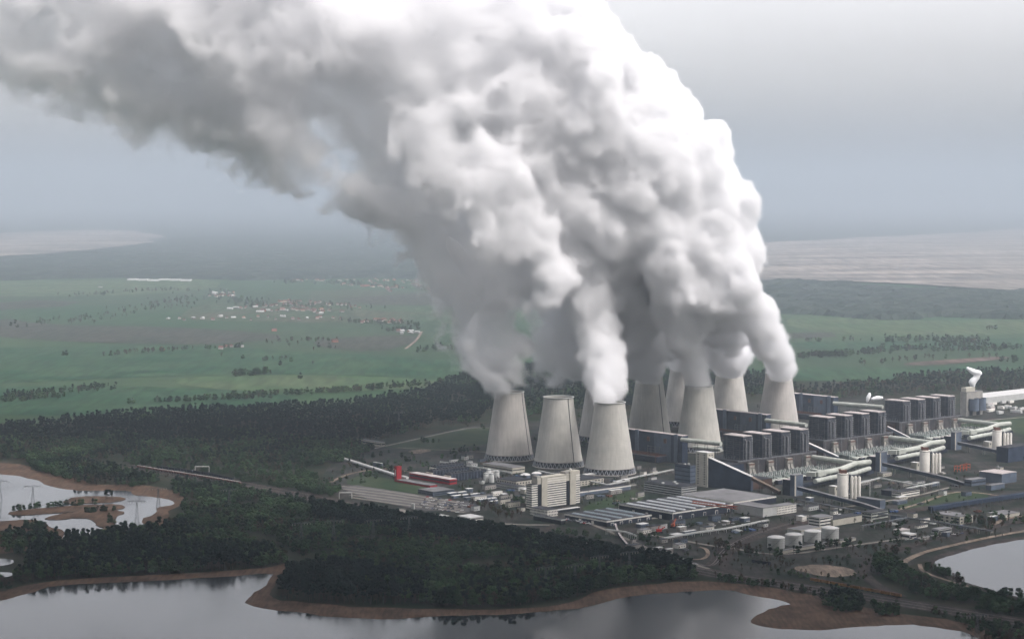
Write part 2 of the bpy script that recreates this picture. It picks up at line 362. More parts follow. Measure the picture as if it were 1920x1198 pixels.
sheet('field', [(-80, 728), (160, 722), (420, 730), (560, 742), (520, 768), (250, 782), (-80, 778)], 0.8, 'field1', 1)
sheet('field', [(300, 708), (600, 702), (860, 714), (820, 728), (560, 738), (360, 728)], 0.9, 'field2', 1)
sheet('field', [(440, 566), (640, 580), (860, 590), (880, 612), (700, 606), (480, 604), (330, 600), (360, 575)], 0.9, 'field3', 1)
sheet('field', [(-80, 528), (240, 526), (420, 524), (400, 545), (200, 556), (-80, 556)], 0.9, 'field2', 1)
sheet('field', [(1476, 592), (1640, 600), (1760, 602), (1990, 596), (1990, 622), (1700, 636), (1476, 618)], 0.9, 'field2', 1)
sheet('field', [(1476, 640), (1700, 642), (1990, 630), (1990, 650), (1700, 656), (1476, 655)], 0.9, 'field1', 1)
sheet('field', [(1476, 688), (1640, 690), (1920, 684), (1990, 690), (1900, 706), (1700, 712), (1476, 715)], 0.8, 'field1', 1)
# ground round the plant
sheet('wooded_ground', [(-300, 790), (200, 795), (560, 780), (800, 745), (900, 705), (1460, 715), (1990, 715), (2300, 800), (2300, 1400), (-400, 1400)], 0.2, 'grass', 1)
sheet('plant_yard', [(620, 868), (700, 842), (860, 800), (1000, 790), (1300, 770), (1500, 745), (1700, 745), (1840, 775), (2100, 760), (2100, 990), (1900, 1010), (1700, 1060), (1640, 1085), (1480, 1090), (1330, 1070), (1180, 1040), (1010, 1005), (860, 985), (720, 960), (630, 935), (600, 900)], 0.4, 'yard', 1)
sheet('pasture', [(706, 838), (870, 803), (985, 803), (1000, 812), (900, 835), (800, 848), (760, 842)], 0.6, 'grassgreen', 0)
sheet('pasture', [(640, 905), (680, 890), (770, 905), (830, 918), (780, 935), (690, 918)], 0.6, 'grassgreen', 1)
sheet('pasture', [(1090, 950), (1150, 930), (1200, 915), (1215, 935), (1160, 950), (1100, 965)], 0.6, 'grassgreen', 1)
sheet('pasture', [(1690, 942), (1800, 918), (1870, 928), (1800, 945), (1720, 962), (1680, 955)], 0.6, 'grassgreen', 1)
sheet('pasture', [(1690, 800), (1850, 790), (1990, 770), (1990, 830), (1850, 800)], 0.6, 'grassgreen', 0)
sheet('sandy_lot', [(1480, 1064), (1530, 1058), (1600, 1066), (1608, 1078), (1560, 1084), (1500, 1074)], 0.7, 'sand', 1, 3)
sheet('sandy_lot', [(760, 846), (800, 842), (812, 846), (780, 852)], 0.7, 'sand', 1)
sheet('car_park', [(636, 914), (668, 910), (760, 924), (890, 945), (880, 960), (800, 958), (700, 940)], 0.65, 'asphalt', 0)
for i in range(5):
    strip('car_park_lane', [(640 + i * 5, 912 + i * 5.4), (720 + i * 8, 921 + i * 6.4), (860 + i * 3, 943 + i * 4.6)], 7, 0.85, 'concrete_pave', 0)
sheet('bare_earth', [(1180, 985), (1380, 970), (1500, 985), (1440, 1010), (1300, 1030), (1190, 1020)], 0.6, 'yard', 1, 3)
# water
Z_W = 0.9
lake_shore = [(-60, 1138), (0, 1128), (35, 1118), (71, 1110), (99, 1100), (160, 1096), (234, 1092), (300, 1090), (354, 1086), (440, 1081), (517, 1075), (507, 1088), (494, 1101), (474, 1116), (457, 1129), (470, 1137), (503, 1143), (560, 1150), (620, 1157), (680, 1161), (723, 1163), (800, 1158), (868, 1155), (956, 1153), (1030, 1147), (1098, 1140), (1135, 1130), (1169, 1121), (1230, 1114), (1300, 1110), (1358, 1106), (1426, 1120), (1490, 1133), (1460, 1138), (1434, 1146), (1408, 1162), (1412, 1171), (1439, 1177), (1519, 1184), (1580, 1179), (1636, 1174), (1736, 1173), (1816, 1188), (1849, 1205), (1860, 1400), (-300, 1400), (-200, 1150)]
def shore(name, px, it=1, jit=3): return sheet(name, px, Z_W, 'water', it, jit)
reed_outer = [(-60, 1125), (0, 1112), (50, 1098), (90, 1089), (160, 1085), (234, 1081), (354, 1076), (440, 1070), (505, 1066), (530, 1056), (548, 1058), (535, 1075), (516, 1095), (504, 1112), (516, 1124), (560, 1130), (640, 1137), (700, 1140), (760, 1140), (868, 1146), (956, 1143), (1030, 1137), (1080, 1128), (1120, 1110), (1180, 1098), (1300, 1090), (1370, 1093), (1430, 1100), (1500, 1112), (1540, 1120), (1570, 1132), (1620, 1140), (1700, 1152), (1800, 1166), (1890, 1196), (1990, 1230), (1990, 1500), (-300, 1500), (-200, 1140)]
reed = sheet('reed_belt', reed_outer, 0.75, 'reed', 1, 4)
shore('lake', lake_shore)
right_lake = [(1990, 1005), (1920, 1012), (1846, 1025), (1784, 1041), (1750, 1056), (1756, 1064), (1766, 1071), (1800, 1090), (1849, 1105), (1900, 1119), (1960, 1131), (2150, 1150), (2300, 1050)]
sheet('reed_belt', [(2000, 1000), (1920, 1006), (1840, 1018), (1775, 1034), (1738, 1052), (1742, 1066), (1760, 1076), (1800, 1096), (1849, 1111), (1900, 1124), (1960, 1138), (2170, 1160), (2320, 1045)], 0.75, 'ballast', 1, 2)
sheet('lake', right_lake, Z_W, 'water', 1, 2)
pond = [(-60, 888), (0, 890), (53, 896), (90, 912), (138, 921), (198, 921), (244, 921), (246, 928), (294, 934), (326, 939), (329, 947), (292, 952), (297, 962), (262, 975), (283, 993), (230, 1000), (170, 1008), (124, 1019), (110, 1012), (130, 1000), (94, 987), (57, 973), (0, 978), (-60, 980)]
sheet('reed_belt', [(-80, 868), (0, 868), (45, 872), (60, 884), (110, 888), (150, 900), (170, 910), (250, 908), (325, 918), (345, 930), (338, 948), (312, 960), (318, 986), (296, 1002), (240, 1012), (180, 1016), (124, 1026), (60, 1030), (0, 1040), (-80, 1045)], 0.75, 'reed', 1, 4)
sheet('pond', pond, Z_W, 'water', 1, 3)
sheet('pond', [(-40, 1046), (10, 1048), (30, 1052), (16, 1061), (-40, 1066)], Z_W, 'water', 1, 2)
sheet('pond', [(-40, 1076), (20, 1072), (32, 1078), (10, 1084), (-40, 1088)], Z_W, 'water', 1, 2)
for isl in ([(115, 942), (142, 931), (226, 933), (241, 937), (212, 943), (128, 947)],
            [(14, 963), (46, 956), (170, 947), (230, 946), (239, 953), (212, 958), (124, 962), (25, 968)],
            [(81, 972), (124, 962), (212, 956), (236, 963), (212, 968), (220, 983), (198, 991), (181, 988), (177, 979), (156, 972), (92, 977)],
            [(176, 997), (198, 991), (236, 993), (230, 1000), (191, 1002)]):
    sheet('reed_island', isl, 1.5, 'reed', 1, 3, thick=1.6)
# roads, tracks
strip('road', [(700, 842), (790, 822), (870, 804), (900, 802), (960, 804)], 7, 0.9, 'concrete_pave')
strip('road', [(745, 840), (800, 843), (900, 848), (960, 850)], 5, 0.9, 'concrete_pave')
strip('road', [(880, 935), (930, 925), (1040, 912), (1120, 900), (1180, 895)], 8, 0.9, 'asphalt')
strip('road', [(750, 955), (775, 970), (860, 975), (960, 985), (1040, 985)], 8, 0.9, 'concrete_pave')
strip('road', [(1140, 985), (1240, 970), (1400, 952)], 9, 0.9, 'concrete_pave')
strip('road', [(1195, 1000), (1270, 1012), (1330, 1024), (1370, 1028), (1460, 1044), (1580, 1026), (1700, 1010)], 7, 0.9, 'concrete_pave')
strip('road', [(1100, 980), (1150, 1000), (1240, 1040), (1330, 1068)], 6, 0.9, 'concrete_pave')
strip('road', [(1220, 1042), (1310, 1052), (1328, 1044), (1326, 1030), (1310, 1026)], 5, 0.92, 'sand')
strip('road', [(1686, 1064), (1700, 1050), (1735, 1035), (1800, 1020), (1880, 1003), (1990, 985)], 9, 0.9, 'sand')
strip('road', [(1724, 1058), (1728, 1072), (1765, 1086), (1830, 1105)], 5, 0.9, 'sand')
strip('road', [(1680, 958), (1740, 940), (1785, 922), (1840, 925), (1870, 930)], 6, 0.9, 'sand')
strip('road', [(1560, 955), (1700, 935), (1780, 915)], 6, 0.9, 'concrete_pave')
strip('road', [(1860, 985), (1890, 972), (1920, 968), (1990, 962)], 8, 0.9, 'sand')
strip('road', [(1800, 795), (1880, 786), (1990, 778)], 8, 0.9, 'concrete_pave')
strip('road', [(620, 905), (650, 890), (700, 880), (770, 880)], 6, 0.9, 'sand')
strip('road', [(650, 868), (720, 878), (770, 886)], 5, 0.9, 'sand')
strip('road', [(760, 655), (780, 640), (786, 630), (792, 622)], 8, 1.4, 'sand')
strip('embankment', [(240, 876), (330, 888), (450, 908), (600, 936), (720, 962), (860, 990), (1000, 1010), (1180, 1042), (1330, 1076), (1440, 1092), (1560, 1110), (1700, 1132), (1990, 1180)], 40, 0.8, 'ballast')
def track(px, z=1.0):
    strip('railway_track', px, 1.0, z, 'rail', 2)
for k in range(3):
    o = k * 5 - 4
    track([(240, 876 + o), (330, 888 + o), (450, 908 + o), (600, 936 + o), (720, 962 + o), (860, 990 + o), (1000, 1010 + o), (1180, 1042 + o), (1330, 1076 + o), (1440, 1092 + o), (1560, 1110 + o), (1700, 1132 + o), (1990, 1180 + o)])
strip('embankment', [(1300, 1058), (1330, 1064), (1345, 1050), (1350, 1035), (1390, 1010), (1450, 990), (1510, 975)], 16, 0.82, 'ballast')
strip('embankment', [(1440, 1092), (1380, 1078), (1352, 1060), (1360, 1040), (1400, 1015), (1460, 992), (1560, 970)], 16, 0.84, 'ballast')
strip('embankment', [(1690, 1120), (1640, 1098), (1618, 1075), (1620, 1055), (1680, 1030), (1800, 1000), (1990, 965)], 14, 0.84, 'ballast')
strip('embankment', [(1040, 985), (1020, 1000), (1040, 1010), (1130, 1022), (1200, 1035)], 12, 0.84, 'ballast')
strip('embankment', [(1690, 962), (1780, 946), (1920, 928), (1990, 920)], 24, 0.84, 'ballast')
for k in range(2):
    track([(1300 + k * 6, 1058), (1330 + k * 6, 1064), (1345 + k * 6, 1050), (1350 + k * 6, 1035), (1390 + k * 6, 1010), (1450 + k * 6, 990), (1510 + k * 6, 975)])
# ------------------------------------------------------------------ cooling towers
PROF = [(38.7, 9), (38.3, 11), (36.0, 26), (34.0, 39), (31.9, 53), (29.6, 67), (27.6, 80), (25.8, 93), (24.4, 103), (23.9, 110)]
def make_tower():
    r = empty('cooling_tower', (0, 0, 0))
    mb = MB(); mb.lathe(PROF, 72, 0, cap=False)
    inner = [(a - 0.9, z) for a, z in PROF][::-1]; mb.lathe(inner, 72, 0, cap=False)
    mb.build('shell', 'tower', r)
    mb = MB(); mb.lathe([(23.0, 110), (24.9, 110), (25.1, 111.4), (22.9, 111.4), (22.9, 110)], 72, 0, cap=False); mb.build('rim', 'lightgrey', r)
    mb = MB(); mb.lathe([(38.9, 8.6), (39.3, 8.7), (39.2, 10.2), (38.6, 10.2)], 72, 0, cap=False); mb.build('ring_beam', 'greyconc', r)
    mb = MB(); n = 36
    for i in range(n):
        a = 2 * math.pi * i / n; da = math.pi / n * 0.92
        top = Vector((38.6 * math.cos(a), 38.6 * math.sin(a), 9))
        for q in (-da, da):
            mb.bar((40.6 * math.cos(a + q), 40.6 * math.sin(a + q), 0.6), top, 0.8, 0.8)
    mb.build('support_columns', 'legblue', r)
    mb = MB(); mb.lathe([(41.8, 0), (41.8, 1.6), (41.2, 1.6), (41.2, 0.5)], 72, 0, cap=False); mb.lathe([(37.2, 0.5), (37.2, 9)], 72, 1, cap=False); mb.build('basin', ['greyconc', 'glassdark'], r)  # dark inner cylinder stands in for the shaded interior behind the columns
    mb = MB(); a = math.radians(-52)
    for i in range(len(PROF) - 1):
        (r0, z0), (r1, z1) = PROF[i], PROF[i + 1]
        mb.bar(((r0 + .5) * math.cos(a), (r0 + .5) * math.sin(a), z0), ((r1 + .5) * math.cos(a), (r1 + .5) * math.sin(a), z1), 0.9, 0.5)
    mb.build('ladder', 'darksteel', r)
    return r
TW = [(955, 861, 'pale concrete cooling tower at the end of the group, beside the fallow pasture', 20),
      (1047, 874, 'concrete cooling tower with open rim and no steam above it', 0),
      (1126, 826, 'cooling tower half hidden behind the tower nearest the lake', 60),
      (1143, 887, 'concrete cooling tower standing closest to the lake and the office slab', 100),
      (1217, 820, 'darker stained cooling tower behind the first blue grey turbine hall', 0),
      (1280, 797, 'cooling tower mostly hidden, seen between two others with its leg ring showing', 140),
      (1310, 845, 'cooling tower rising behind the pale pipe beside the first boiler house', 200),
      (1367, 802, 'cooling tower behind the second blue grey turbine hall', 40),
      (1459, 814, 'cooling tower standing apart above the boiler house roofs', 80)]
tw0 = make_tower(); TPOS = []
for i, (px, py, lab, rot) in enumerate(TW):
    t = tw0 if i == 0 else copy_tree(tw0)
    p = at(px, py); p.z = 0.9; t.location = p; t.rotation_euler.z = math.radians(rot); TPOS.append(p)
    tag(t, lab, 'cooling tower', 'cooling towers of the power station')

# ------------------------------------------------------------------ generic buildings (local x runs away to the right, local y away to the left)
Z0 = 1.0
FOOT = []
def building(name, label, cat, near, lx, rx, h, wall='lightgrey', roof='roofgrey', lu=None, lv=None, group=None, parapet=0.5, over=0.25, base=0.0, bands=0, band_m='glassdark', band_h=0.5, skylights=0, sky_m='skylight', doors=0, fascia=None, vents=0, faces='xy', windows=0, hz=0.0):
    N = at(near[0], near[1], hz); N.z = Z0
    if lu is None: lu = max(2.0, run(at(near[0], near[1], hz), UX, rx))
    if lv is None: lv = max(2.0, run(at(near[0], near[1], hz), VX, lx))
    r = empty(name, N, TH, label, cat, group); FOOT.append((N, lu, lv))
    MB().box(0, lu, 0, lv, base - (0 if base else 0.8), h - 0.6, 0).build('wall', wall, r)
    rb = MB(); o = over
    if fascia:
        rb.box(-o, lu + o, -o, lv + o, h - 1.9, h, 1, top=0)
    else: rb.box(-o, lu + o, -o, lv + o, h - 0.6, h, 0)
    ro = rb.build('roof', [roof, fascia or roof], r)
    if vents:
        for k in range(vents):
            vx = lu * (k + 0.5) / vents; vy = lv * random.uniform(0.3, 0.7)
            w = min(lu / vents, lv) * 0.16 + 0.6
            MB().box(vx - w, vx + w, vy - w * .7, vy + w * .7, h, h + 1.6).build('roof_vent', 'lightgrey', ro)
    if skylights:
        for k in range(skylights):
            x = lu * (k + 0.5) / skylights; w = lu / skylights * 0.12
            mb = MB(); mb.hull([(x - w, lv * .06, h), (x + w, lv * .06, h), (x + w, lv * .94, h), (x - w, lv * .94, h)], [(x - w * .4, lv * .07, h + 1.3), (x + w * .4, lv * .07, h + 1.3), (x + w * .4, lv * .93, h + 1.3), (x - w * .4, lv * .93, h + 1.3)])
            mb.build('skylight', sky_m, ro)
    if bands:
        fh = (h - base - 0.8) / bands
        for k in range(bands):
            z = base + 0.3 + fh * (k + 0.5) - fh * band_h / 2; mb = MB()
            if 'y' in faces: mb.box(0.6, lu - 0.6, -0.12, 0.4, z, z + fh * band_h)
            if 'x' in faces: mb.box(-0.12, 0.4, 0.6, lv - 0.6, z, z + fh * band_h)
            mb.build('window_band', band_m, r)
    if windows:
        rows = max(1, int((h - base) // 3.4)); fh = (h - base - 1.2) / rows
        for k in range(rows):
            mb = MB(); z = base + 0.9 + k * fh
            if 'y' in faces:
                n = max(2, int(lu / windows)); s = lu / n
                for i in range(n): mb.box((i + .25) * s, (i + .75) * s, -0.1, 0.3, z, z + fh * .5)
            if 'x' in faces:
                n = max(2, int(lv / windows)); s = lv / n
                for i in range(n): mb.box(-0.1, 0.3, (i + .25) * s, (i + .75) * s, z, z + fh * .5)
            mb.build('window_row', 'glassdark', r)
    for k in range(doors):
        x = lu * (k + 0.6) / doors; dh = min(5, h * .55)
        d = MB().box(x - 2.6, x + 2.6, -0.35, 0.1, 0, dh).build('door_frame', 'white', r)
        MB().box(x - 1.9, x + 1.9, -0.5, -0.2, 0, dh - .6).build('door', 'darkblue', d)
    r['lu'] = 0; del r['lu']
    return r, N, lu, lv

# stair tower and its surroundings
r, N, lu, lv = building('stair_tower', 'pale cream stair tower with columns of small windows beside the boiler house', 'stair tower', (1326, 914), 1304.5, 1338.7, 51, 'cream', 'roofwhite')
for sx in (0, 1):
    for c in range(2 if sx else 2):
        for k in range(13):
            z = 3 + k * 3.6; mb = MB()
            if sx: x = lu * (0.3 + 0.4 * c); mb.box(x - 1.3, x + 1.3, -0.12, 0.3, z, z + 1.6)
            else: y = lv * (0.25 + 0.55 * c); mb.box(-0.12, 0.3, y - 1.4, y + 1.4, z, z + 1.6)
            mb.build('window', 'glassdark', r)
building('switch_house', 'dark blue windowless block standing against the cream stair tower', 'building', (1294, 907), 1265, 1304, 27, 'bluegrey', 'roofgrey', bands=4, band_m='darkblue', band_h=.25, vents=2)
# turbine halls
def turbine_hall(near, lx, rx, h, label):
    r, N, lu, lv = building('turbine_hall', label, 'hall', near, lx, rx, h, 'darkblue', 'roofpink', group='turbine halls behind the boiler houses', lu=13)
    for f in (0.06, 0.62):
        MB().box(-2.6, -0.01, lv * f, lv * f + 7, 0, h + 1.2).build('stair_shaft', 'bluegrey', r)
    MB().box(-0.3, 0.2, lv * .16, lv * .40, 0, h - 1.4).build('grey_panel', 'bluegrey', r)
    for f in (0.22, 0.46, .8):
        mb = MB(); mb.box(-1.6, -0.35, lv * f, lv * f + 5.5, h * .66, h * .82); mb.build('intake_hood', 'rust', r)
    mb = MB()
    for k in range(5):
        z = 5 + k * 4.2; mb.bar((-4.2, lv * .30, z), (-4.2, lv * .47, z), .6, .6)
    for y in (.30, .36, .42, .47): mb.bar((-4.2, lv * y, 0), (-4.2, lv * y, 23), .6, .6)
    mb.bar((-4.2, lv * .3, 22), (-.2, lv * .3, 22), .6, .6); mb.bar((-4.2, lv * .47, 22), (-.2, lv * .47, 22), .6, .6)
    mb.build('steel_gantry', 'steel', r)
    mb = MB(); mb.box(-26, -3, lv * .2, lv * .95, 0, 9, 0, top=1); mb.build('annexe', ['navy', 'roofdark'], r)
    mb = MB()
    for k in range(6): mb.bar((-27, lv * (.2 + .13 * k), 11), (-3, lv * (.2 + .13 * k), 11), .7, .9)
    for k in range(4): mb.bar((-4 - k * 7, lv * .2, 11.4), (-4 - k * 7, lv * .9, 11.4), .7, .9)
    for k in range(4):
        for j in range(3): mb.bar((-5 - k * 7, lv * (.22 + .3 * j), 0), (-5 - k * 7, lv * (.22 + .3 * j), 11), .7, .7)
    mb.build('pipe_rack', 'rust', r)
    return r
turbine_hall((1279, 870), 1150, 1290, 45, 'dark blue turbine hall between the cooling towers and the first boiler house')
turbine_hall((1436, 826), 1318, 1440, 45, 'dark blue turbine hall behind the first row of boiler towers')
turbine_hall((1563, 789), 1470, 1570, 45, 'dark blue turbine hall furthest from the lake, beside the lone cooling tower')

# ------------------------------------------------------------------ boiler blocks
O1 = at(1393, 819, 65); O1.z = Z0; O2 = at(1551.7, 784, 65); O2.z = Z0; O3 = at(1693, 753, 65); O3.z = Z0
def wl(O, p): return O + UX * p[0] + VX * p[1] + Vector((0, 0, p[2] if len(p) > 2 else 0))
def block(O, labs):
    FOOT.append((wl(O, (-25, -95)), 215, 165))
    hs = empty('boiler_house', O, TH, labs[0], 'boiler house', 'boiler houses of the power station')
    # plinth
    mb = MB(); mb.box(-16, 166, -5, 66, -0.8, 28, 0, top=1)
    for k in range(9): mb.box(-12 + k * 20.5, -10.4 + k * 20.5, -5.7, -5, 0, 27.4, 2)
    mb.box(-16.2, 166.2, -5.5, -4.6, 26.6, 28.8, 2)
    mb.build('plinth', ['plinth', 'roofdark', 'boilerlight'], hs)
    MB().box(-17.5, -16.02, 4, 62, 0, 24).build('brown_cladding', 'brownwall', hs)
    for k in range(4):
        x = 44 * k
        b = MB().box(x, x + 20, 0, 40, 28, 63.6).build('boiler_tower', 'boiler', hs)
        mb = MB(); mb.box(x - .4, x + 20.4, -.4, 40.4, 63.6, 65); mb.build('tower_roof', 'roofpink', b)
        mb = MB()
        for i in range(3): mb.box(x - .35, x - .02, 6 + i * 13.5, 6.35 + i * 13.5, 28, 63)
        for j in range(11): mb.box(x - .4, x - .02, .5 + (j * 7 % 4) * 4, 39.5 - (j * 5 % 3) * 6, 30 + j * 3.1, 30.4 + j * 3.1)
        for i in range(3): mb.box(x + 1 + i * 8, x + 1.5 + i * 8, -.5, -.02, 28, 63)
        for j in range(8): mb.box(x + .5, x + 19.5, -.42, -.02, 31 + j * 4.2, 31.4 + j * 4.2)
        mb.build('steel_frame', 'boilerlight', b)
        mb = MB(); mb.tube([(x + 5, -2.2, 28), (x + 5, -2.2, 57), (x + 5, 1.5, 60)], 1.3, 8); mb.tube([(x + 13, -2.2, 28), (x + 13, -2.2, 55), (x + 13, 1.5, 58)], 1.3, 8)
        mb.build('downpipe', 'boilerlight', b)
        mb = MB(); mb.box(x + 20.02, x + 22.4, 1, 5, 28, 62)
        for j in range(9): mb.box(x + 22.4, x + 23.2, .6, 5.4, 30 + j * 3.6, 31.6 + j * 3.6, 1)
        mb.build('stair_shaft', ['boilerlight', 'lightgrey'], b)
        for j in range(9): MB().tube([(x - 2 - (j % 3) * .8, 6 + j * 3.6, 28), (x - 2 - (j % 3) * .8, 6 + j * 3.6, 30.5 + (j * 7 % 5) * .7)], .7, 6).build('relief_pipe', 'steel', b)
        c = x + 9
        mb = MB(); mb.box(c - 6, c + 6, -11, -5.8, 16.5, 24, 0); mb.box(c - 6.2, c + 6.2, -11.3, -11.02, 21, 23, 1)
        for s in (-1, 1):
            mb.hull([(c + s * 5.4 - 3.2, -15, 1), (c + s * 5.4 + 3.2, -15, 1), (c + s * 5.4 + 3.2, -8, 1), (c + s * 5.4 - 3.2, -8, 1)],
                    [(c + s * 3.2 - 2.6, -11, 15.5), (c + s * 3.2 + 2.6, -11, 15.5), (c + s * 3.2 + 2.6, -6, 15.5), (c + s * 3.2 - 2.6, -6, 15.5)], 0)
        mb.build('flue_outlet', ['chute', 'rust'], hs)
    # filters
    for k in range(4):
        c = 44 * k + 9
        f = empty('dust_filter', wl(O, (c, -21, 0)), TH, labs[1 + k], 'dust filter', 'dust filters in front of the boiler houses')
        for s in (-1, 1):
            mb = MB()
            x0 = s * 10.5 - 9; mb.box(x0, x0 + 18, -34, 0, 2, 7.5, 0)
            for i in range(8):
                for j in range(4):
                    a = x0 + 4.5 * j; y = -34 + 4.25 * i; z = 7.5 + ((i * 3 + j * 5 + k) % 3) * .6
                    mb.hull([(a + .2, y + .2, 7.5), (a + 4.3, y + .2, 7.5), (a + 4.3, y + 4, 7.5), (a + .2, y + 4, 7.5)], [(a + 1.2, y + 1.4, z + 1.6), (a + 3.2, y + 1.4, z + 1.6), (a + 3.2, y + 2.6, z + 1.6), (a + 1.2, y + 2.6, z + 1.6)], 0)
                    if (i + j + k) % 2: mb.box(a + 1.6, a + 2.9, y + 1.4, y + 2.5, z + 1.6, z + 3.2, 1)
            fb = mb.build('filter_casing', ['filter', 'lightgrey'], f)
            mb = MB()
            for i in range(4):
                for j in range(2):
                    a = x0 + 1 + 9 * j; y = -32 + 8.2 * i; mb.hull([(a + 3, y + 2, -.8), (a + 4, y + 2, -.8), (a + 4, y + 3, -.8), (a + 3, y + 3, -.8)], [(a, y, 2), (a + 7, y, 2), (a + 7, y + 7, 2), (a, y + 7, 2)])
            mb.build('ash_hoppers', 'darksteel', fb)
            mb = MB(); mb.hull([(x0 + 2, -39, 2), (x0 + 16, -39, 2), (x0 + 16, -34.02, 4), (x0 + 2, -34.02, 4)], [(x0 + 4, -38, 5.5), (x0 + 14, -38, 5.5), (x0 + 16, -34.02, 7), (x0 + 2, -34.02, 7)])
            mb.build('outlet_hood', 'filter', f)
            mb = MB()
            for i in range(3): mb.tube([(x0 + 3 + i * 6, -39, 4.5), (x0 + 3 + i * 6, -48, 4), (x0 + 3 + i * 6, -48, 0)], 1.6, 8)
            mb.build('fan_duct', 'palegreen', f)
            mb = MB(); mb.box(x0 + 4, x0 + 13, -57, -51, -.8, 6, 0, top=1); mb.build('fan_house', ['navy', 'roofpink'], f)
    return hs
F1 = ['dust filters under the boiler tower closest to the cream stair tower', 'second pair of dust filters in front of the first boiler house', 'third pair of dust filters in front of the first boiler house', 'dust filters at the pipe end of the first boiler house']
F2 = [s.replace('closest to the cream stair tower', 'at the stair end of the middle boiler house').replace('the first boiler', 'the middle boiler') for s in F1]
F3 = [s.replace('closest to the cream stair tower', 'at the stair end of the most distant boiler house').replace('the first boiler', 'the most distant boiler') for s in F1]
block(O1, ['dark boiler house with four towers beside the cream stair tower'] + F1)
block(O2, ['dark boiler house with four towers, middle one of three'] + F2)
block(O3, ['dark boiler house with four towers next to the pale absorber building'] + F3)

def offs(P, k): return P + ((O2 - O1) if k == 1 else (O3 - O1) if k == 2 else Vector((0, 0, 0)))
WHICH = ['of the first boiler house', 'of the middle boiler house', 'of the last boiler house']
def tubething(name, label, cat, paths, r, m, group=None, n=10, legs=0, extra=None):
    base = Vector(paths[0][0]); base.z = Z0
    t = empty(name, base, 0, label, cat, group)
    for p, rr in zip(paths, r if isinstance(r, (list, tuple)) else [r] * len(paths)):
        mb = MB(); mb.tube(p, rr, n); mb.build('pipe', m, t, base)
        if legs:
            P = [Vector(q) for q in p]
            for a, b in zip(P[:-1], P[1:]):
                L_ = (b - a).length; k = max(1, int(L_ / legs))
                for i in range(k):
                    q = a.lerp(b, (i + .5) / k)
                    if q.z - rr < 2: continue
                    mb = MB(); mb.bar((q.x - 2, q.y, 0), (q.x - 2, q.y, q.z - rr), .6, .6); mb.bar((q.x + 2, q.y, 0), (q.x + 2, q.y, q.z - rr), .6, .6)
                    mb.bar((q.x - 2, q.y, q.z - rr), (q.x + 2, q.y, q.z - rr), .6, .6); mb.build('trestle', 'darksteel', t, base)
    return t
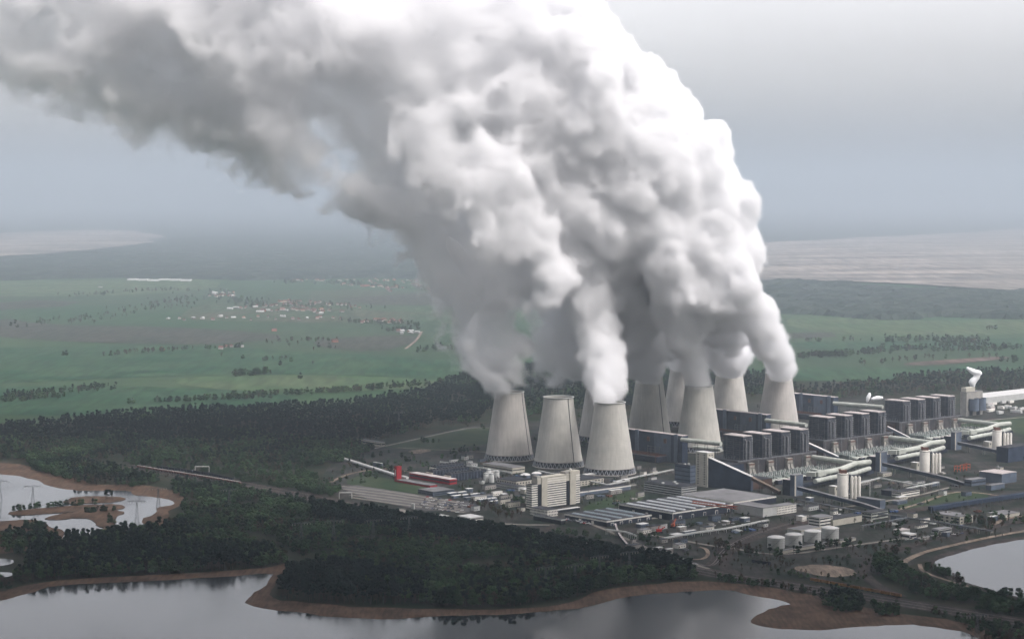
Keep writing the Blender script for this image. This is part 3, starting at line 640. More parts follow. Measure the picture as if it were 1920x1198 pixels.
for k in range(3):
    # big flue gas pipes: out of the plinth, across the filters, back along the row
    a = at(1530, 857, 20); b = at(1612, 868, 20); c = at(1628, 868, 20); d = at(1560, 884, 20)
    o = offs(Vector((0, 0, 0)), k)
    P1 = [p + o for p in (at(1524, 857, 22), at(1606, 868.5, 22))]
    P2 = [p + o for p in (at(1631, 866, 22), at(1604, 869, 22), at(1575, 880, 20), at(1545, 886, 19))]
    P3 = [p + o for p in (at(1630, 878, 12), at(1600, 888, 12), at(1560, 895, 12), at(1528, 902, 12))]
    t = tubething('flue_pipe', 'thick pale flue gas pipes over the dust filters ' + WHICH[k], 'pipe', [P1, P2, P3], [4.0, 4.2, 3.6], 'palegreen', 'flue gas pipes of the boiler houses', 12, 14)
    base = t.location; e = at(1530, 889, 19) + o; q = at(1513, 888, 19) + o
    mb = MB(); mb.bar(P2[-1], e, 8, 7); mb.bar(e, q, 9, 6.5); mb.bar(at(1522, 881, 21) + o, at(1540, 884, 21) + o, 6, 4); mb.build('duct_box', 'palegreen', t, base)
    mb = MB(); aa = at(1500, 911, 5) + o; bb = at(1635, 884, 5) + o; mb.bar(aa, bb, 7, 5); mb.build('duct_trestle', 'navy', t, base)
    # silos
    sb = at(1580, 936) + o; sb.z = Z0
    s = empty('ash_silo', sb, 0, 'large white cylindrical ash silo with a rusty cab ' + WHICH[k], 'silo', 'large ash silos')
    MB().lathe([(7.9, -.8), (7.9, 36), (7.2, 37)], 28).build('silo_shell', 'white', s)
    mb = MB(); mb.box(-5, 5, -4, 4, 37, 41); mb.box(-6, -3, -3, 3, 41, 42.5); mb.build('cab', 'rust', s)
    mb = MB(); mb.lathe([(8.1, 2.6), (8.1, 3.6)], 28, cap=False); mb.lathe([(8.15, 35), (8.15, 36)], 28, cap=False); mb.build('band', 'greyconc', s)
    mb = MB(); mb.tube([(7, -5, 38), (11, -6, 35), (11, -6, 0)], .6, 6); mb.build('pipe', 'lightgrey', s)
    q = at(1602.5, 935) + o; q.z = Z0
    g = empty('slim_silos', q, 0, 'slim white silos on a frame beside the ash silo ' + WHICH[k], 'silo', 'slim silo clusters')
    for i in range(3): MB().lathe([(2.4, -.8), (2.4, 30), (1.2, 32)], 14, cx=-4 + 4.9 * i, cy=-i * 1.0).build('silo_shell', 'white', g)
    mb = MB()
    for x in (-9, -6.8): mb.bar((x, 0, 0), (x, 0, 33), .8, .8)
    for z in range(3, 33, 5): mb.bar((-9, 0, z), (-6.8, 0, z + 2), .5, .5)
    mb.box(-8, 8, 1, 8, 27, 33); mb.build('stair_frame', 'darksteel', g)
    q = at(1565, 930.5) + o; q.z = Z0
    h = empty('pump_house', q, TH, 'small cream pump house beside the ash silo ' + WHICH[k], 'building', 'pump houses by the silos')
    MB().box(0, 9, 0, 11, -.8, 13, 0).build('wall', 'cream', h); MB().box(-.2, 9.2, -.2, 11.2, 13, 13.6).build('roof', 'roofwhite', h)
    MB().box(3, 6, -.15, .2, 8, 11).build('opening', 'navy', h)
    # transfer tower + low annex
    q = at(1490, 931) + o; q.z = Z0
    w = empty('transfer_tower', q, TH, 'grey conveyor transfer tower with pale corner strip ' + WHICH[k], 'tower', 'conveyor transfer towers')
    MB().box(0, 18, 0, 9, -.8, 29.4).build('wall', 'bluegrey', w); MB().box(-.3, 18.3, -.3, 9.3, 29.4, 30.2).build('roof', 'roofgreyl', w)
    MB().box(-.4, 2.4, -.4, -.02, 0, 29).build('corner_strip', 'cream', w)
    MB().box(1, 15, 9.2, 24, -.8, 22, 0, top=1).build('annexe', ['navy', 'roofpink'], w)
    # descending conveyor bridge
    A = at(1497, 914.5, 14) + o; B = at(1600, 941, 9) + o; C_ = at(1618, 945.5, 7.5) + o; D = at(1655, 958, 2) + o
    v = empty('conveyor_bridge', Vector((A.x, A.y, Z0)), 0, 'covered coal conveyor bridge leaving the transfer tower ' + WHICH[k], 'conveyor', 'covered conveyor bridges')
    mb = MB()
    for p, q in ((A, B), (B, C_), (C_, D)): mb.bar(p - Vector((0, 0, .6)), q - Vector((0, 0, .6)), 5.6, 4.6)
    mb.build('gallery', 'darkblue', v, v.location)
    mb = MB()
    for p, q in ((A, B), (B, C_), (C_, D)): mb.bar(p + Vector((0, 0, 2)), q + Vector((0, 0, 2)), 6.2, .5)
    mb.build('roof', 'roofgreyl', v, v.location)
    for f in (.2, .5, .8):
        p = A.lerp(B, f); mb = MB(); mb.bar((p.x - 2, p.y, p.z - 3), (p.x + 2, p.y, p.z - 3), .8, .8)
        for s_ in (-2, 2): mb.bar((p.x + s_, p.y, 0), (p.x + s_, p.y, p.z - 2.6), .8, .8)
        mb.build('trestle', 'greyconc', v, v.location)
# white inclined galleries leading up to the plinths
def gallery(pts, label, wall='darkblue', roof='roofwhite', w=6, solid=False):
    P = [at(x, y, z) for x, y, z in pts]
    v = empty('inclined_conveyor', Vector((P[-1].x, P[-1].y, Z0)), 0, label, 'conveyor', 'inclined coal conveyors')
    mb = MB()
    for p, q in zip(P[:-1], P[1:]):
        if solid:
            d = (q - p).normalized(); s = Vector((-d.y, d.x, 0)).normalized() * w / 2
            mb.hull([(p.x - s.x, p.y - s.y, 0), (p.x + s.x, p.y + s.y, 0), (p.x + s.x, p.y + s.y, p.z - .3), (p.x - s.x, p.y - s.y, p.z - .3)], [(q.x - s.x, q.y - s.y, 0), (q.x + s.x, q.y + s.y, 0), (q.x + s.x, q.y + s.y, q.z - .3), (q.x - s.x, q.y - s.y, q.z - .3)])
        else: mb.bar(p - Vector((0, 0, 2.5)), q - Vector((0, 0, 2.5)), w, 4.4)
    mb.build('gallery', wall, v, v.location)
    mb = MB()
    for p, q in zip(P[:-1], P[1:]): mb.bar(p, q, w + .8, .6)
    mb.build('roof', roof, v, v.location)
    for p, q in zip(P[:-1], P[1:]):
        for f in (.3, .75):
            t = p.lerp(q, f)
            if t.z > 7 and not solid:
                mb = MB(); mb.bar((t.x - 2, t.y, t.z - 5), (t.x + 2, t.y, t.z - 5), .8, .8)
                for s_ in (-2, 2): mb.bar((t.x + s_, t.y, 0), (t.x + s_, t.y, t.z - 4.5), .9, .9)
                mb.build('trestle', 'darksteel', v, v.location)
    return v
gallery([(1330, 857, 45), (1410, 893, 22)], 'white roofed coal conveyor sloping down from the cream stair tower', 'darkblue', 'roofwhite', 7, True)
gallery([(1411, 894, 22), (1462, 920, 6)], 'rusty brown lower half of the conveyor from the stair tower', 'brownwall', 'sand', 6)
gallery([(1516, 830, 28), (1571, 855, 10)], 'pale conveyor climbing between the first and middle boiler houses', 'bluegrey', 'roofwhite', 6)
gallery([(1664, 799, 28), (1706, 820, 10)], 'pale conveyor climbing between the middle and distant boiler houses', 'bluegrey', 'roofwhite', 6)
building('bunker_house', 'rusty brown windowless bunker beneath the white roofed conveyor', 'building', (1400, 920), 1345, 1448, 13, 'brownwall', 'roofdark')
building('bunker_house', 'low dark bunker behind the cream stair tower', 'building', (1372, 905), 1338, 1395, 26, 'darkblue', 'roofdark')
# pale pipes from the turbine halls
tubething('steam_pipe', 'pale green pipes joining the first turbine hall to the boiler house', 'pipe', [[at(1278, 824, 40), at(1352, 832, 40)], [at(1300, 838, 28), at(1352, 843, 28)]], [3.6, 2.8], 'palegreen', 'pale pipes behind the boiler towers', 10, 20)
tubething('steam_pipe', 'pale green pipe in front of the lone cooling tower', 'pipe', [[at(1436, 788, 42), at(1512, 797, 42)]], [3.8], 'palegreen', 'pale pipes behind the boiler towers', 10, 20)
tubething('steam_pipe', 'pale pipe behind the middle boiler towers', 'pipe', [[at(1563, 756, 42), at(1655, 763, 42)]], [3.8], 'palegreen', 'pale pipes behind the boiler towers', 10, 20)
# ------------------------------------------------------------------ office slab
N = at(997, 957); N.z = Z0
of = empty('office_slab', N, TH, 'tall cream office slab with stripes of dark window bands and two grey stair shafts', 'office building')
Lx = run(N, UX, 1087); Ly = run(N, VX, 986.5)
def fx(px): return run(N, UX, px)
MB().box(0.4, Lx - .4, 0.4, Ly - .4, -.8, 34, 0).build('wall', 'glassdark', of)
xa, xb, xc, xd, xe, xf = fx(1008), fx(1015.5), fx(1026), fx(1061.5), fx(1068.5), fx(1079.5)
MB().box(xa, Lx - .4, .4, Ly - .4, 34, 42.4).build('upper_wall', 'cream', of)
for x0, x1, top, m in ((xa, xb, 45.5, 'greyconc'), (xd, xe, 46.5, 'greyconc')):
    MB().box(x0 + .02, x1 - .02, 1.2, Ly + .5, -.5, top).build('stair_shaft', m, of)
MB().box(xb, xc, -.6, .39, 0, 43).build('blank_panel', 'cream', of); MB().box(xe, xf, -.6, .39, 0, 46).build('blank_panel', 'cream', of)
MB().box(xe, Lx + .3, .4, Ly + .6, 42.5, 47).build('plant_room', 'cream', of)
mb = MB(); mb.lathe([(1.5, 47), (1.9, 48.5), (1.2, 50), (.3, 50.6)], 10, cx=(xe + xf) / 2, cy=5); mb.build('dome', 'white', of)
for k in range(13):
    z = 1.2 + k * 3.18
    if k < 11:
        mb = MB(); mb.box(-.3, xa - .05, -.3, .38, z, z + 1.75); mb.box(-.3, .38, .39, Ly, z, z + 1.75); mb.build('spandrel_band', 'white', of)
    mb = MB(); mb.box(xc + .05, xd - .05, -.3, .38, z, z + 1.75); mb.build('spandrel_band', 'white', of)
    mb = MB(); mb.box(xf + .05, Lx + .3, -.3, .38, z, z + 1.75); mb.build('spandrel_band', 'white', of)
MB().box(-.3, xa - .05, -.3, Ly + .2, 34.02, 34.8).build('roof', 'roofgrey', of)
MB().box(xb, xe, -.5, Ly, 42.45, 43.4).build('roof', 'cream', of)
r, N2, lu, lv = building('office_annexe', 'low white annexe with two rows of punched windows at the foot of the office slab', 'office building', (1026, 970), 993.5, 1046, 9.2, 'white', 'roofgrey', windows=2.6)
building('glazed_pavilion', 'single storey pavilion with glass and pale columns below the white annexe', 'building', (1052, 984), 1000, 1060, 6.5, 'glassdark', 'roofgrey', windows=0, bands=0, fascia='lightgrey')
t = building('canopy', 'long thin white canopy running along the foot of the office slab', 'canopy', (1046, 962), 1043, 1087, 3.4, 'glassdark', 'roofwhite', lv=6)
# halls
r, N, lu, lv = building('workshop_hall', 'large hall with five white skylight ridges and white fascia', 'hall', (1261.5, 977), 1160.3, 1374.4, 10.5, 'navy', 'roofgrey', fascia='white', skylights=6, doors=5)
for y in (.2, .45, .7):
    MB().box(-.4, .1, lv * y, lv * y + 4.5, 0, 5).build('door_frame', 'white', r)
MB().box(-.3, .3, -.3, .3, 0, 9).build('corner_post', 'white', r)
MB().box(-.3, .3, lv - .3, lv + .3, 0, 9).build('corner_post', 'white', r)
r, N, lu, lv = building('storage_hall', 'lower hall with dim glass roof strips next to the glazed pavilion', 'hall', (1137.5, 988), 1059, 1221.8, 7, 'navy', 'roofgrey', fascia='white', skylights=4, sky_m='skylightdim', doors=5)
for y in (.3, .6): MB().box(-.4, .1, lv * y, lv * y + 4.5, 0, 4).build('door_frame', 'white', r)
building('warehouse', 'broad grey roofed warehouse between the skylight hall and the stair tower', 'warehouse', (1376, 955), 1278, 1455, 9, 'navy', 'roofgreyl', fascia='white')
building('blank_hall', 'windowless pale grey hall at the corner of the skylight hall', 'hall', (1430.6, 970), 1377, 1457, 12, 'lightgrey', 'roofgreyl')
building('brick_office', 'white and brick office block at the end of the windowless hall', 'office building', (1457, 966), 1440, 1493, 11, 'white', 'roofgreyl', windows=3)
building('striped_office', 'four storey blue grey office with pale horizontal stripes and three rooftop cabins', 'office building', (1278, 932), 1207.5, 1306, 14, 'lightgrey', 'roofdark', bands=4, band_m='glassdark', band_h=.5, vents=3)
building('long_shed', 'long low shed with blue glazing and a white frame behind the office slab', 'shed', (1086, 931), 1068, 1182.5, 6, 'bluegrey', 'roofdark', fascia='white')
building('water_works', 'flat roofed pale building behind the office slab, beside the open cooling tower', 'building', (1072, 914), 1030, 1132, 8, 'cream', 'roofdark', windows=6)
building('filter_building', 'cream building joined to a slotted lower wing left of the office slab', 'building', (968, 916), 932, 1000, 10, 'cream', 'roofdark', windows=5)
building('slotted_wing', 'low grey wing with vertical slots below the cream filter building', 'building', (972, 921), 928, 985, 6, 'lightgrey', 'roofgrey', windows=2.2)
building('pump_hall', 'pale pump hall in front of the first two cooling towers', 'hall', (961, 888), 906, 984, 8.5, 'cream', 'roofgreyl', bands=1, band_h=.2)
for i, (x, y) in enumerate(((911, 904), (922, 905), (932, 900), (916, 897))):
    p = at(x, y); p.z = Z0
    c = empty('chemical_tank', p, 0, 'small grey blue upright tank in the cluster before the pump hall', 'tank', 'cluster of small upright tanks')
    MB().lathe([(3.7, -.8), (3.7, 13), (.4, 14.4)], 20).build('tank_shell', 'lightgrey', c); MB().lathe([(3.85, 12), (3.85, 12.8)], 20, cap=False).build('rail', 'steel', c)
for i, (x, y, lab) in enumerate(((985, 896, 'round water basin with white domed cover beside the grey gantry pipes'), (1006, 893, 'second round water basin with white domed cover, closer to the open tower'))):
    p = at(x, y); p.z = Z0
    c = empty('domed_basin', p, 0, lab, 'basin', 'covered round basins')
    MB().lathe([(8, -.8), (8, 4)], 24).build('basin_wall', 'bluegrey', c); MB().lathe([(8.2, 4.02), (6, 5.6), (3, 6.6), (.3, 7)], 24).build('cover', 'roofwhite', c)
# cooling louvres
for i, (nx, ny, lx, rx, lab) in enumerate(((812, 897, 806, 880, 'back row of dark fan coolers with a cream end wall'), (846, 903, 838, 905, 'front row of dark fan coolers beside the red hall'), (818, 888, 812, 870, 'rearmost row of dark fan coolers'))):
    r, N, lu, lv = building('fan_cooler_row', lab, 'cooler', (nx, ny), lx, rx, 11, 'navy', 'roofgrey', lv=14)
    MB().box(-3, -.05, 0, 14, -.5, 8).build('end_wall', 'cream', r)
    mb = MB(); n = int(lu / 6)
    for k in range(n): mb.box(k * lu / n, k * lu / n + 1, -1.3, -.05, 0, 10.2)
    mb.build('fins', 'bluegrey', r)
    mb = MB()
    for k in range(n): mb.lathe([(2.2, 11), (2.4, 13)], 10, cx=(k + .5) * lu / n, cy=7)
    mb.build('fan_stacks', 'darksteel', r)
# red information building
p = at(746.5, 903); p.z = Z0
rt = empty('red_tower', p, TH, 'slim bright red tower slab with a pale vertical stripe', 'tower')
MB().box(-4, 5, -2, 4, -.8, 22).build('wall', 'red', rt); MB().box(-4.3, -4.02, .3, 1.7, 8, 18).build('stripe', 'roofwhite', rt); MB().box(-4.2, 5.2, -2.2, 4.2, 22, 22.6).build('roof', 'red', rt)
building('red_hall', 'long low red hall with dark glazed ground floor near the red tower', 'hall', (843, 909), 767.7, 848, 7.5, 'red', 'roofpink', bands=1, band_h=.35, base=0, lu=14)
building('entrance_block', 'low pale roofed block with red wall under the slim red tower', 'building', (806, 915), 744, 830, 3.2, 'red', 'roofgreyl', lu=14)
building('gatehouse', 'dark blue glazed gatehouse between the red hall and the car park', 'building', (812, 931), 784, 850, 6.5, 'bluegrey', 'roofgreyl', bands=2, band_h=.5)
for i in range(4):
    for j in range(3):
        p = at(835 + i * 24 + j * 8, 925 + i * 4 + j * 5 - i * 0.5); p.z = Z0
        c = empty('barrack', p, TH, 'long low dark shed with white roof in the rows below the fan coolers', 'shed', 'rows of white roofed sheds')
        MB().box(0, 17, 0, 6, -.8, 2.9).build('wall', 'bluegrey', c); MB().box(-.3, 17.3, -.3, 6.3, 2.9, 3.3).build('roof', 'roofwhite' if (i + j) % 3 else 'roofgreyl', c)
r, N, lu, lv = building('canteen', 'white three storey building with ribbon windows at the edge of the pine wood', 'office building', (882, 987), 858, 906, 10.5, 'white', 'roofwhite', bands=3, band_h=.4)
building('canteen_wing', 'low white wing beside the three storey white building at the wood', 'building', (913, 988), 886, 925, 5, 'white', 'roofdark', bands=1, band_h=.4)
building('kiosk', 'tiny white kiosk west of the white building at the wood', 'kiosk', (836, 974), 823, 842, 4, 'white', 'roofwhite', windows=2)
building('sign_block', 'white upright notice block beside the car park', 'sign', (776, 955), 771.5, 777.5, 7, 'lightgrey', 'roofwhite')
building('depot', 'long pale depot at the edge of the dark forest by the fallow pasture', 'depot', (715, 838), 668, 722, 7, 'cream', 'roofgreyl', bands=1, band_h=.35)
building('depot', 'flat pale shed beside the long depot at the forest edge', 'depot', (678, 847), 634, 690, 4, 'cream', 'roofgreyl')
# heating pipeline
tubething('pipeline', 'pale above-ground pipeline leading from the forest to the red tower', 'pipeline', [[at(640, 859, 4), at(655, 863, 4), at(740, 890, 4), at(764, 896, 4)]], [2.4], 'roofwhite', None, 8, 16)
building('pipe_bridge_house', 'small white cabin standing over the pale pipeline', 'building', (716, 880), 700, 718, 9, 'bluegrey', 'roofwhite')
# oil tanks
for i, (x, y, lab) in enumerate(((1455, 1027, 'round white storage tank at the end of the row, closest to the railway'), (1488, 1021.5, 'second white storage tank from the railway end'), (1523.5, 1015, 'third white storage tank from the railway end'), (1557, 1009, 'greyer storage tank next to the cream office with three window rows'))):
    p = at(x, y); p.z = Z0
    c = empty('storage_tank', p, 0, lab, 'storage tank', 'row of oil storage tanks')
    sh = MB().lathe([(10.6, -.8), (10.6, 12.2)], 48).build('tank_shell', 'lightgrey', c)
    MB().lathe([(10.8, 12.2), (10.8, 12.6), (8, 13.6), (4, 14.4), (.2, 14.7)], 48).build('roof', 'roofwhite', c)
    mb = MB()
    for z in (3, 6, 9): mb.lathe([(10.66, z), (10.66, z + .25)], 48, cap=False)
    mb.build('seam', 'greyconc', sh)
    mb = MB()
    for k in range(12): a = -2.3 + k * .11; mb.box(10.7 * math.cos(a) - .5, 10.7 * math.cos(a) + .5, 10.7 * math.sin(a) - .7, 10.7 * math.sin(a) + .3, 1 + k, 1.4 + k)
    mb.build('stairs', 'steel', c)
gallery([(1457, 1033, 4), (1602, 1007, 4)], 'long pale covered pipe bridge in front of the oil storage tanks', 'cream', 'roofgreyl', 5)
building('lab_office', 'cream office with three rows of windows behind the oil storage tanks', 'office building', (1536.8, 990), 1516, 1561, 13, 'white', 'roofgreyl', bands=3, band_h=.42)
building('lab_wing', 'long blank cream wing beside the office with three window rows', 'building', (1562, 987), 1556, 1616, 8.5, 'cream', 'roofgrey', lv=20)
building('loading_shed', 'low shed with white sloping roof edge behind the storage tanks', 'shed', (1502, 1004), 1476, 1540, 6, 'lightgrey', 'roofgreyl', fascia='cream')
building('glass_hall', 'pale green glazed hall beside the cream wing under the conveyor end', 'hall', (1634, 975), 1616, 1665, 9, 'palegreen', 'roofgrey', bands=2, band_h=.5)
building('tent_hall', 'grey pyramid roofed hall beside the foot of the first conveyor bridge', 'hall', (1650, 955), 1606, 1660, 12, 'bluegrey', 'roofgreyl')
building('service_block', 'white two storey service block with dark wing in the yard behind the slim silos', 'building', (1690, 934), 1672, 1724, 8, 'white', 'roofgrey', bands=2, band_h=.4)
building('service_shed', 'long dark shed attached to the white service block', 'shed', (1674, 931), 1652, 1688, 7, 'navy', 'roofgrey')
building('crusher_house', 'big blue grey crusher house with a pale flat roof', 'building', (1878, 908), 1836, 1906, 15, 'bluegrey', 'roofpink')
building('crusher_annexe', 'blue grey block standing on stilts before the crusher house', 'building', (1822, 912), 1808, 1848, 9, 'bluegrey', 'roofgreyl', bands=1, band_h=.3)
building('crusher_shed', 'lower flat roofed shed between the crusher house and the coal train', 'shed', (1858, 920), 1848, 1884, 7, 'bluegrey', 'roofgreyl')
building('silo_block', 'dark blue block beyond the most distant silo at the picture edge', 'building', (1890, 868), 1868, 1935, 24, 'darkblue', 'roofgrey')
building('workshop', 'beige brick workshop among bare trees beside the pipe bridges', 'workshop', (1800, 984), 1752, 1824, 10, 'cream', 'roofgreyl', windows=7)
building('white_shed', 'little white shed with blue windows by the sandy road', 'shed', (1706, 1012), 1687, 1718, 6, 'white', 'roofwhite', bands=1, band_h=.5)
building('pale_store', 'low store with pale pink roof near the white shed', 'store', (1690, 1002), 1675, 1706, 4.5, 'lightgrey', 'roofpink')
building('signal_house', 'low white signal house with flat roof beside the lakeside road', 'building', (1760, 1002), 1746, 1784, 5.5, 'lightgrey', 'roofgreyl', bands=1, band_h=.4)
building('bridge_head', 'pale flat shed on the tracks beside the lakeside road', 'shed', (1880, 972), 1850, 1912, 4, 'cream', 'roofgreyl')
# absorber building
r, N, lu, lv = building('absorber_building', 'pale grey absorber building with two rounded towers at the far end of the boiler houses', 'building', (1812, 781), 1800, 1842, 47, 'greyconc', 'roofgreyl')
for f in (.3, .75): MB().lathe([(lu * .2, 10), (lu * .2, 34)], 20, cx=lu * f, cy=-lu * .1, cap=False).build('absorber_vessel', 'bluegrey', r)
MB().box(lu * .05, lu * .6, lv * .2, lv, 47, 55).build('upper_storey', 'cream', r)
for f in (.28, .72): MB().box(lu * f - 5, lu * f + 5, -.5, .1, 0, 24).build('gate_recess', 'navy', r)
# far sheds
building('gravel_works', 'very long white roofed hall beyond the absorber building', 'hall', (1846, 757), 1842, 1990, 12, 'lightgrey', 'roofwhite', lv=60)
for i in range(26):
    x = 1850 + random.uniform(0, 80); y = 756 + random.uniform(0, 22) - (x - 1850) * .03
    p = at(x, y); p.z = Z0
    c = empty('container', p, TH + random.choice((0, 1.57)), 'pale container or small hut on the storage ground beyond the absorber building', 'container', 'pale containers beyond the plant')
    MB().box(0, 14, 0, 5, -.8, 4).build('body', random.choice(('roofwhite', 'white', 'roofpink', 'lightgrey')), c)
for i, (px0, n) in enumerate(((238, 6),)):
    for k in range(n):
        p = at(238 + k * 20, 526 + (k % 3) * .8); p.z = Z0
        c = empty('greenhouse', p, -.03, 'long white greenhouse roof at the edge of the distant forest', 'greenhouse', 'distant white greenhouses')
        MB().box(0, 48, 0, 60, -.8, 7).build('glazing', 'roofwhite', c)
# long coal trestle and pipe bridges
def pipebridge(pts, label, m='steel', w=4, z=7, n=3, step=22):
    P = [at(x, y, z) for x, y in pts]
    v = empty('pipe_bridge', Vector((P[0].x, P[0].y, Z0)), 0, label, 'pipe bridge', 'pipe bridges of the plant')
    mb = MB()
    for p, q in zip(P[:-1], P[1:]):
        d = (q - p).normalized(); s = Vector((-d.y, d.x, 0))
        for i in range(n): o = s * (i - (n - 1) / 2) * w / n; mb.tube([p + o, q + o], .55, 6)
        mb.bar(p - Vector((0, 0, 1)), q - Vector((0, 0, 1)), w, .6)
    mb.build('pipes', m, v, v.location)
    for p, q in zip(P[:-1], P[1:]):
        k = max(1, int((q - p).length / step)); d = (q - p).normalized(); s = Vector((-d.y, d.x, 0)) * w / 2
        for i in range(k + 1):
            t = p.lerp(q, i / k)
            mb = MB(); mb.bar((t.x - s.x, t.y - s.y, t.z - 1.4), (t.x + s.x, t.y + s.y, t.z - 1.4), .6, .6)
            for o in (-s, s): mb.bar((t.x + o.x, t.y + o.y, 0), (t.x + o.x, t.y + o.y, t.z), .7, .7)
            mb.build('post', 'lightgrey' if step < 15 else 'greyconc', v, v.location)
    return v
pipebridge([(1490, 935), (1560, 948), (1640, 962), (1700, 968)], 'grey pipe bridge running below the first conveyor bridge')
pipebridge([(1616, 985), (1700, 970), (1760, 978), (1860, 995)], 'grey pipe bridge bending past the beige brick workshop')
pipebridge([(1137, 992), (1172, 996), (1192, 1003)], 'white legged pipe bridge crossing the tracks at the storage hall', 'lightgrey', 3, 7, 2, 6)
pipebridge([(1245, 1008), (1300, 998), (1360, 990), (1440, 974)], 'long white legged pipe bridge in front of the skylight hall', 'lightgrey', 4, 6, 2, 12)
pipebridge([(1600, 908), (1650, 895), (1735, 912)], 'thin pipe bridge in the yard between the two ash silos', 'lightgrey', 3, 9, 2, 25)
pipebridge([(1700, 915), (1760, 903)], 'thin pale pipe bridge under the second conveyor bridge', 'lightgrey', 3, 9, 2, 20)
pipebridge([(1150, 903), (1210, 890), (1262, 880)], 'pale pipe bridge at the foot of the tower nearest the lake', 'lightgrey', 3, 6, 3, 18)
pipebridge([(1010, 882), (1050, 890), (1140, 908), (1180, 900)], 'pale pipe bridge passing in front of the open cooling tower', 'lightgrey', 3, 6, 3, 18)
pipebridge([(825, 865), (900, 876), (960, 886)], 'pale pipe bridge leading from the pasture to the pump hall', 'lightgrey', 2.5, 5, 2, 18)
P = [at(x, y, 6) for x, y in ((1745, 953), (1800, 944), (1925, 926), (1990, 917))]
v = empty('coal_trestle', Vector((P[0].x, P[0].y, Z0)), 0, 'long dark coal unloading trestle beyond the green patch by the tracks', 'trestle')
mb = MB()
for p, q in zip(P[:-1], P[1:]): mb.bar(p, q, 9, 5)
mb.build('gallery', 'darkblue', v, v.location)
for p, q in zip(P[:-1], P[1:]):
    for i in range(int((q - p).length / 9)):
        t = p.lerp(q, i * 9 / (q - p).length); MB().box(t.x - .5, t.x + .5, t.y - 5.4, t.y - 4.6, 0, 8.6).build('post', 'bluegrey', v, v.location)

# ------------------------------------------------------------------ red crawler crane, orange gantry
def crane(px, py, label, m, L_=26, ang=.6):
    p = at(px, py); p.z = Z0
    c = empty('yard_crane', p, ang, label, 'crane', 'cranes in the works yard')
    mb = MB(); mb.box(-4, 4, -3, -1.4, 0, 1.6); mb.box(-4, 4, 1.4, 3, 0, 1.6); mb.build('tracks', 'navy', c)
    cb = MB().box(-3.5, 3, -2, 2, 1.7, 5).build('cab', m, c)
    mb = MB(); mb.bar((2, 0, 4), (L_ * .8, 0, 4 + L_ * .35), 1.1, 1.1); mb.bar((-2, 0, 4), (0, 0, 9), .6, .6); mb.bar((0, 0, 9), (L_ * .8, 0, 4 + L_ * .35), .25, .25); mb.build('boom', m, c)
    return c
crane(1236, 1000, 'red crawler crane parked on the works yard', 'carred', 10, .3)
crane(1262, 990, 'orange yard crane with a mast at the skylight hall', 'orange', 16, 1.2)
p = at(1340, 966); p.z = Z0
c = empty('gantry_crane', p, TH - math.pi / 2 + .1, 'orange lattice gantry crane girder in front of the skylight hall', 'crane')
mb = MB()
for s in (-1.4, 1.4):
    mb.bar((-38, s, 12), (38, s, 12), .7, .7); mb.bar((-38, s, 15), (38, s, 15), .7, .7)
    for k in range(16): mb.bar((-38 + k * 4.75, s, 12), (-35.6 + k * 4.75, s, 15), .4, .4)
mb.build('girder', 'orange', c)
mb = MB()
for x in (-28, 28):
    for s in (-3, 3): mb.bar((x, s, 0), (x, s * .4, 12), .8, .8)
mb.build('leg', 'steel', c)
# stack of orange frames in the far yard
for i, (x, y) in enumerate(((1795, 886), (1806, 884), (1813, 882))):
    p = at(x, y); p.z = Z0
    c = empty('steel_frame', p, TH, 'orange steel storage frame standing in the yard below the second conveyor bridge', 'frame', 'orange storage frames')
    mb = MB()
    for a in (0, 8):
        for b in (0, 6): mb.bar((a, b, 0), (a, b, 9), .8, .8)
    for z in (4, 9): mb.bar((0, 0, z), (8, 0, z), .7, .7); mb.bar((0, 6, z), (8, 6, z), .7, .7)
    mb.build('frame', 'orange', c)

# ------------------------------------------------------------------ rolling stock
def wagon_mesh(m, load):
    mb = MB(); mb.box(-6, 6, -1.4, 1.4, 1.1, 3.6, 0); mb.box(-5.8, 5.8, -1.25, 1.25, 3.6, 3.9, 1)
    for x in (-4.6, -3, 3, 4.6):
        for s in (-1, 1): mb.lathe([(.5, -.15), (.5, .15)], 8, 2)
    mb.v = [(x, y, z) for x, y, z in mb.v]
    mb2 = MB(); mb2.box(-6, 6, -1.4, 1.4, 1.1, 3.6, 0); mb2.box(-5.8, 5.8, -1.25, 1.25, 3.61, 3.9, 1)
    for x in (-3.8, 3.8): mb2.box(x - 1.4, x + 1.4, -1.1, 1.1, 0, 1.1, 2)
    mb2.box(-6.6, 6.6, -.4, .4, .9, 1.1, 2)
    o = mb2.build('freight_wagon', [m, load, 'navy']); return o
def train(px, gap, z, o, label, group):
    P = smooth_loop([at(*p) for p in px], 2, 0, closed=False); n = 0; left = 0.0
    for a, b in zip(P[:-1], P[1:]):
        d = (b - a).length; t = left
        while t < d:
            q = a.lerp(b, t / d); c = o if (n == 0 and not o.get('label')) else o.copy()
            if c is not o: COL.objects.link(c)
            c.location = (q.x, q.y, z); c.rotation_euler = (0, 0, math.atan2(b.y - a.y, b.x - a.x)); tag(c, label, 'wagon', group); n += 1; t += gap
        left = t - d
    return n
train([(262, 879), (330, 890), (400, 901), (452, 910)], 14, 1.6, wagon_mesh('rust', 'roofpink'), 'pale topped freight wagon in the train standing by the reedy ponds', 'freight wagons by the ponds')
train([(300, 880), (380, 890), (436, 902)], 14, 1.6, wagon_mesh('navy', 'coal'), 'dark coal wagon in the siding behind the pale topped train', 'coal wagons in the siding')
train([(1528, 1093), (1600, 1106), (1697, 1124)], 14, 1.6, wagon_mesh('yellow', 'rust'), 'yellow and rust works wagon in the train beside the red lake spit', 'yellow works wagons')
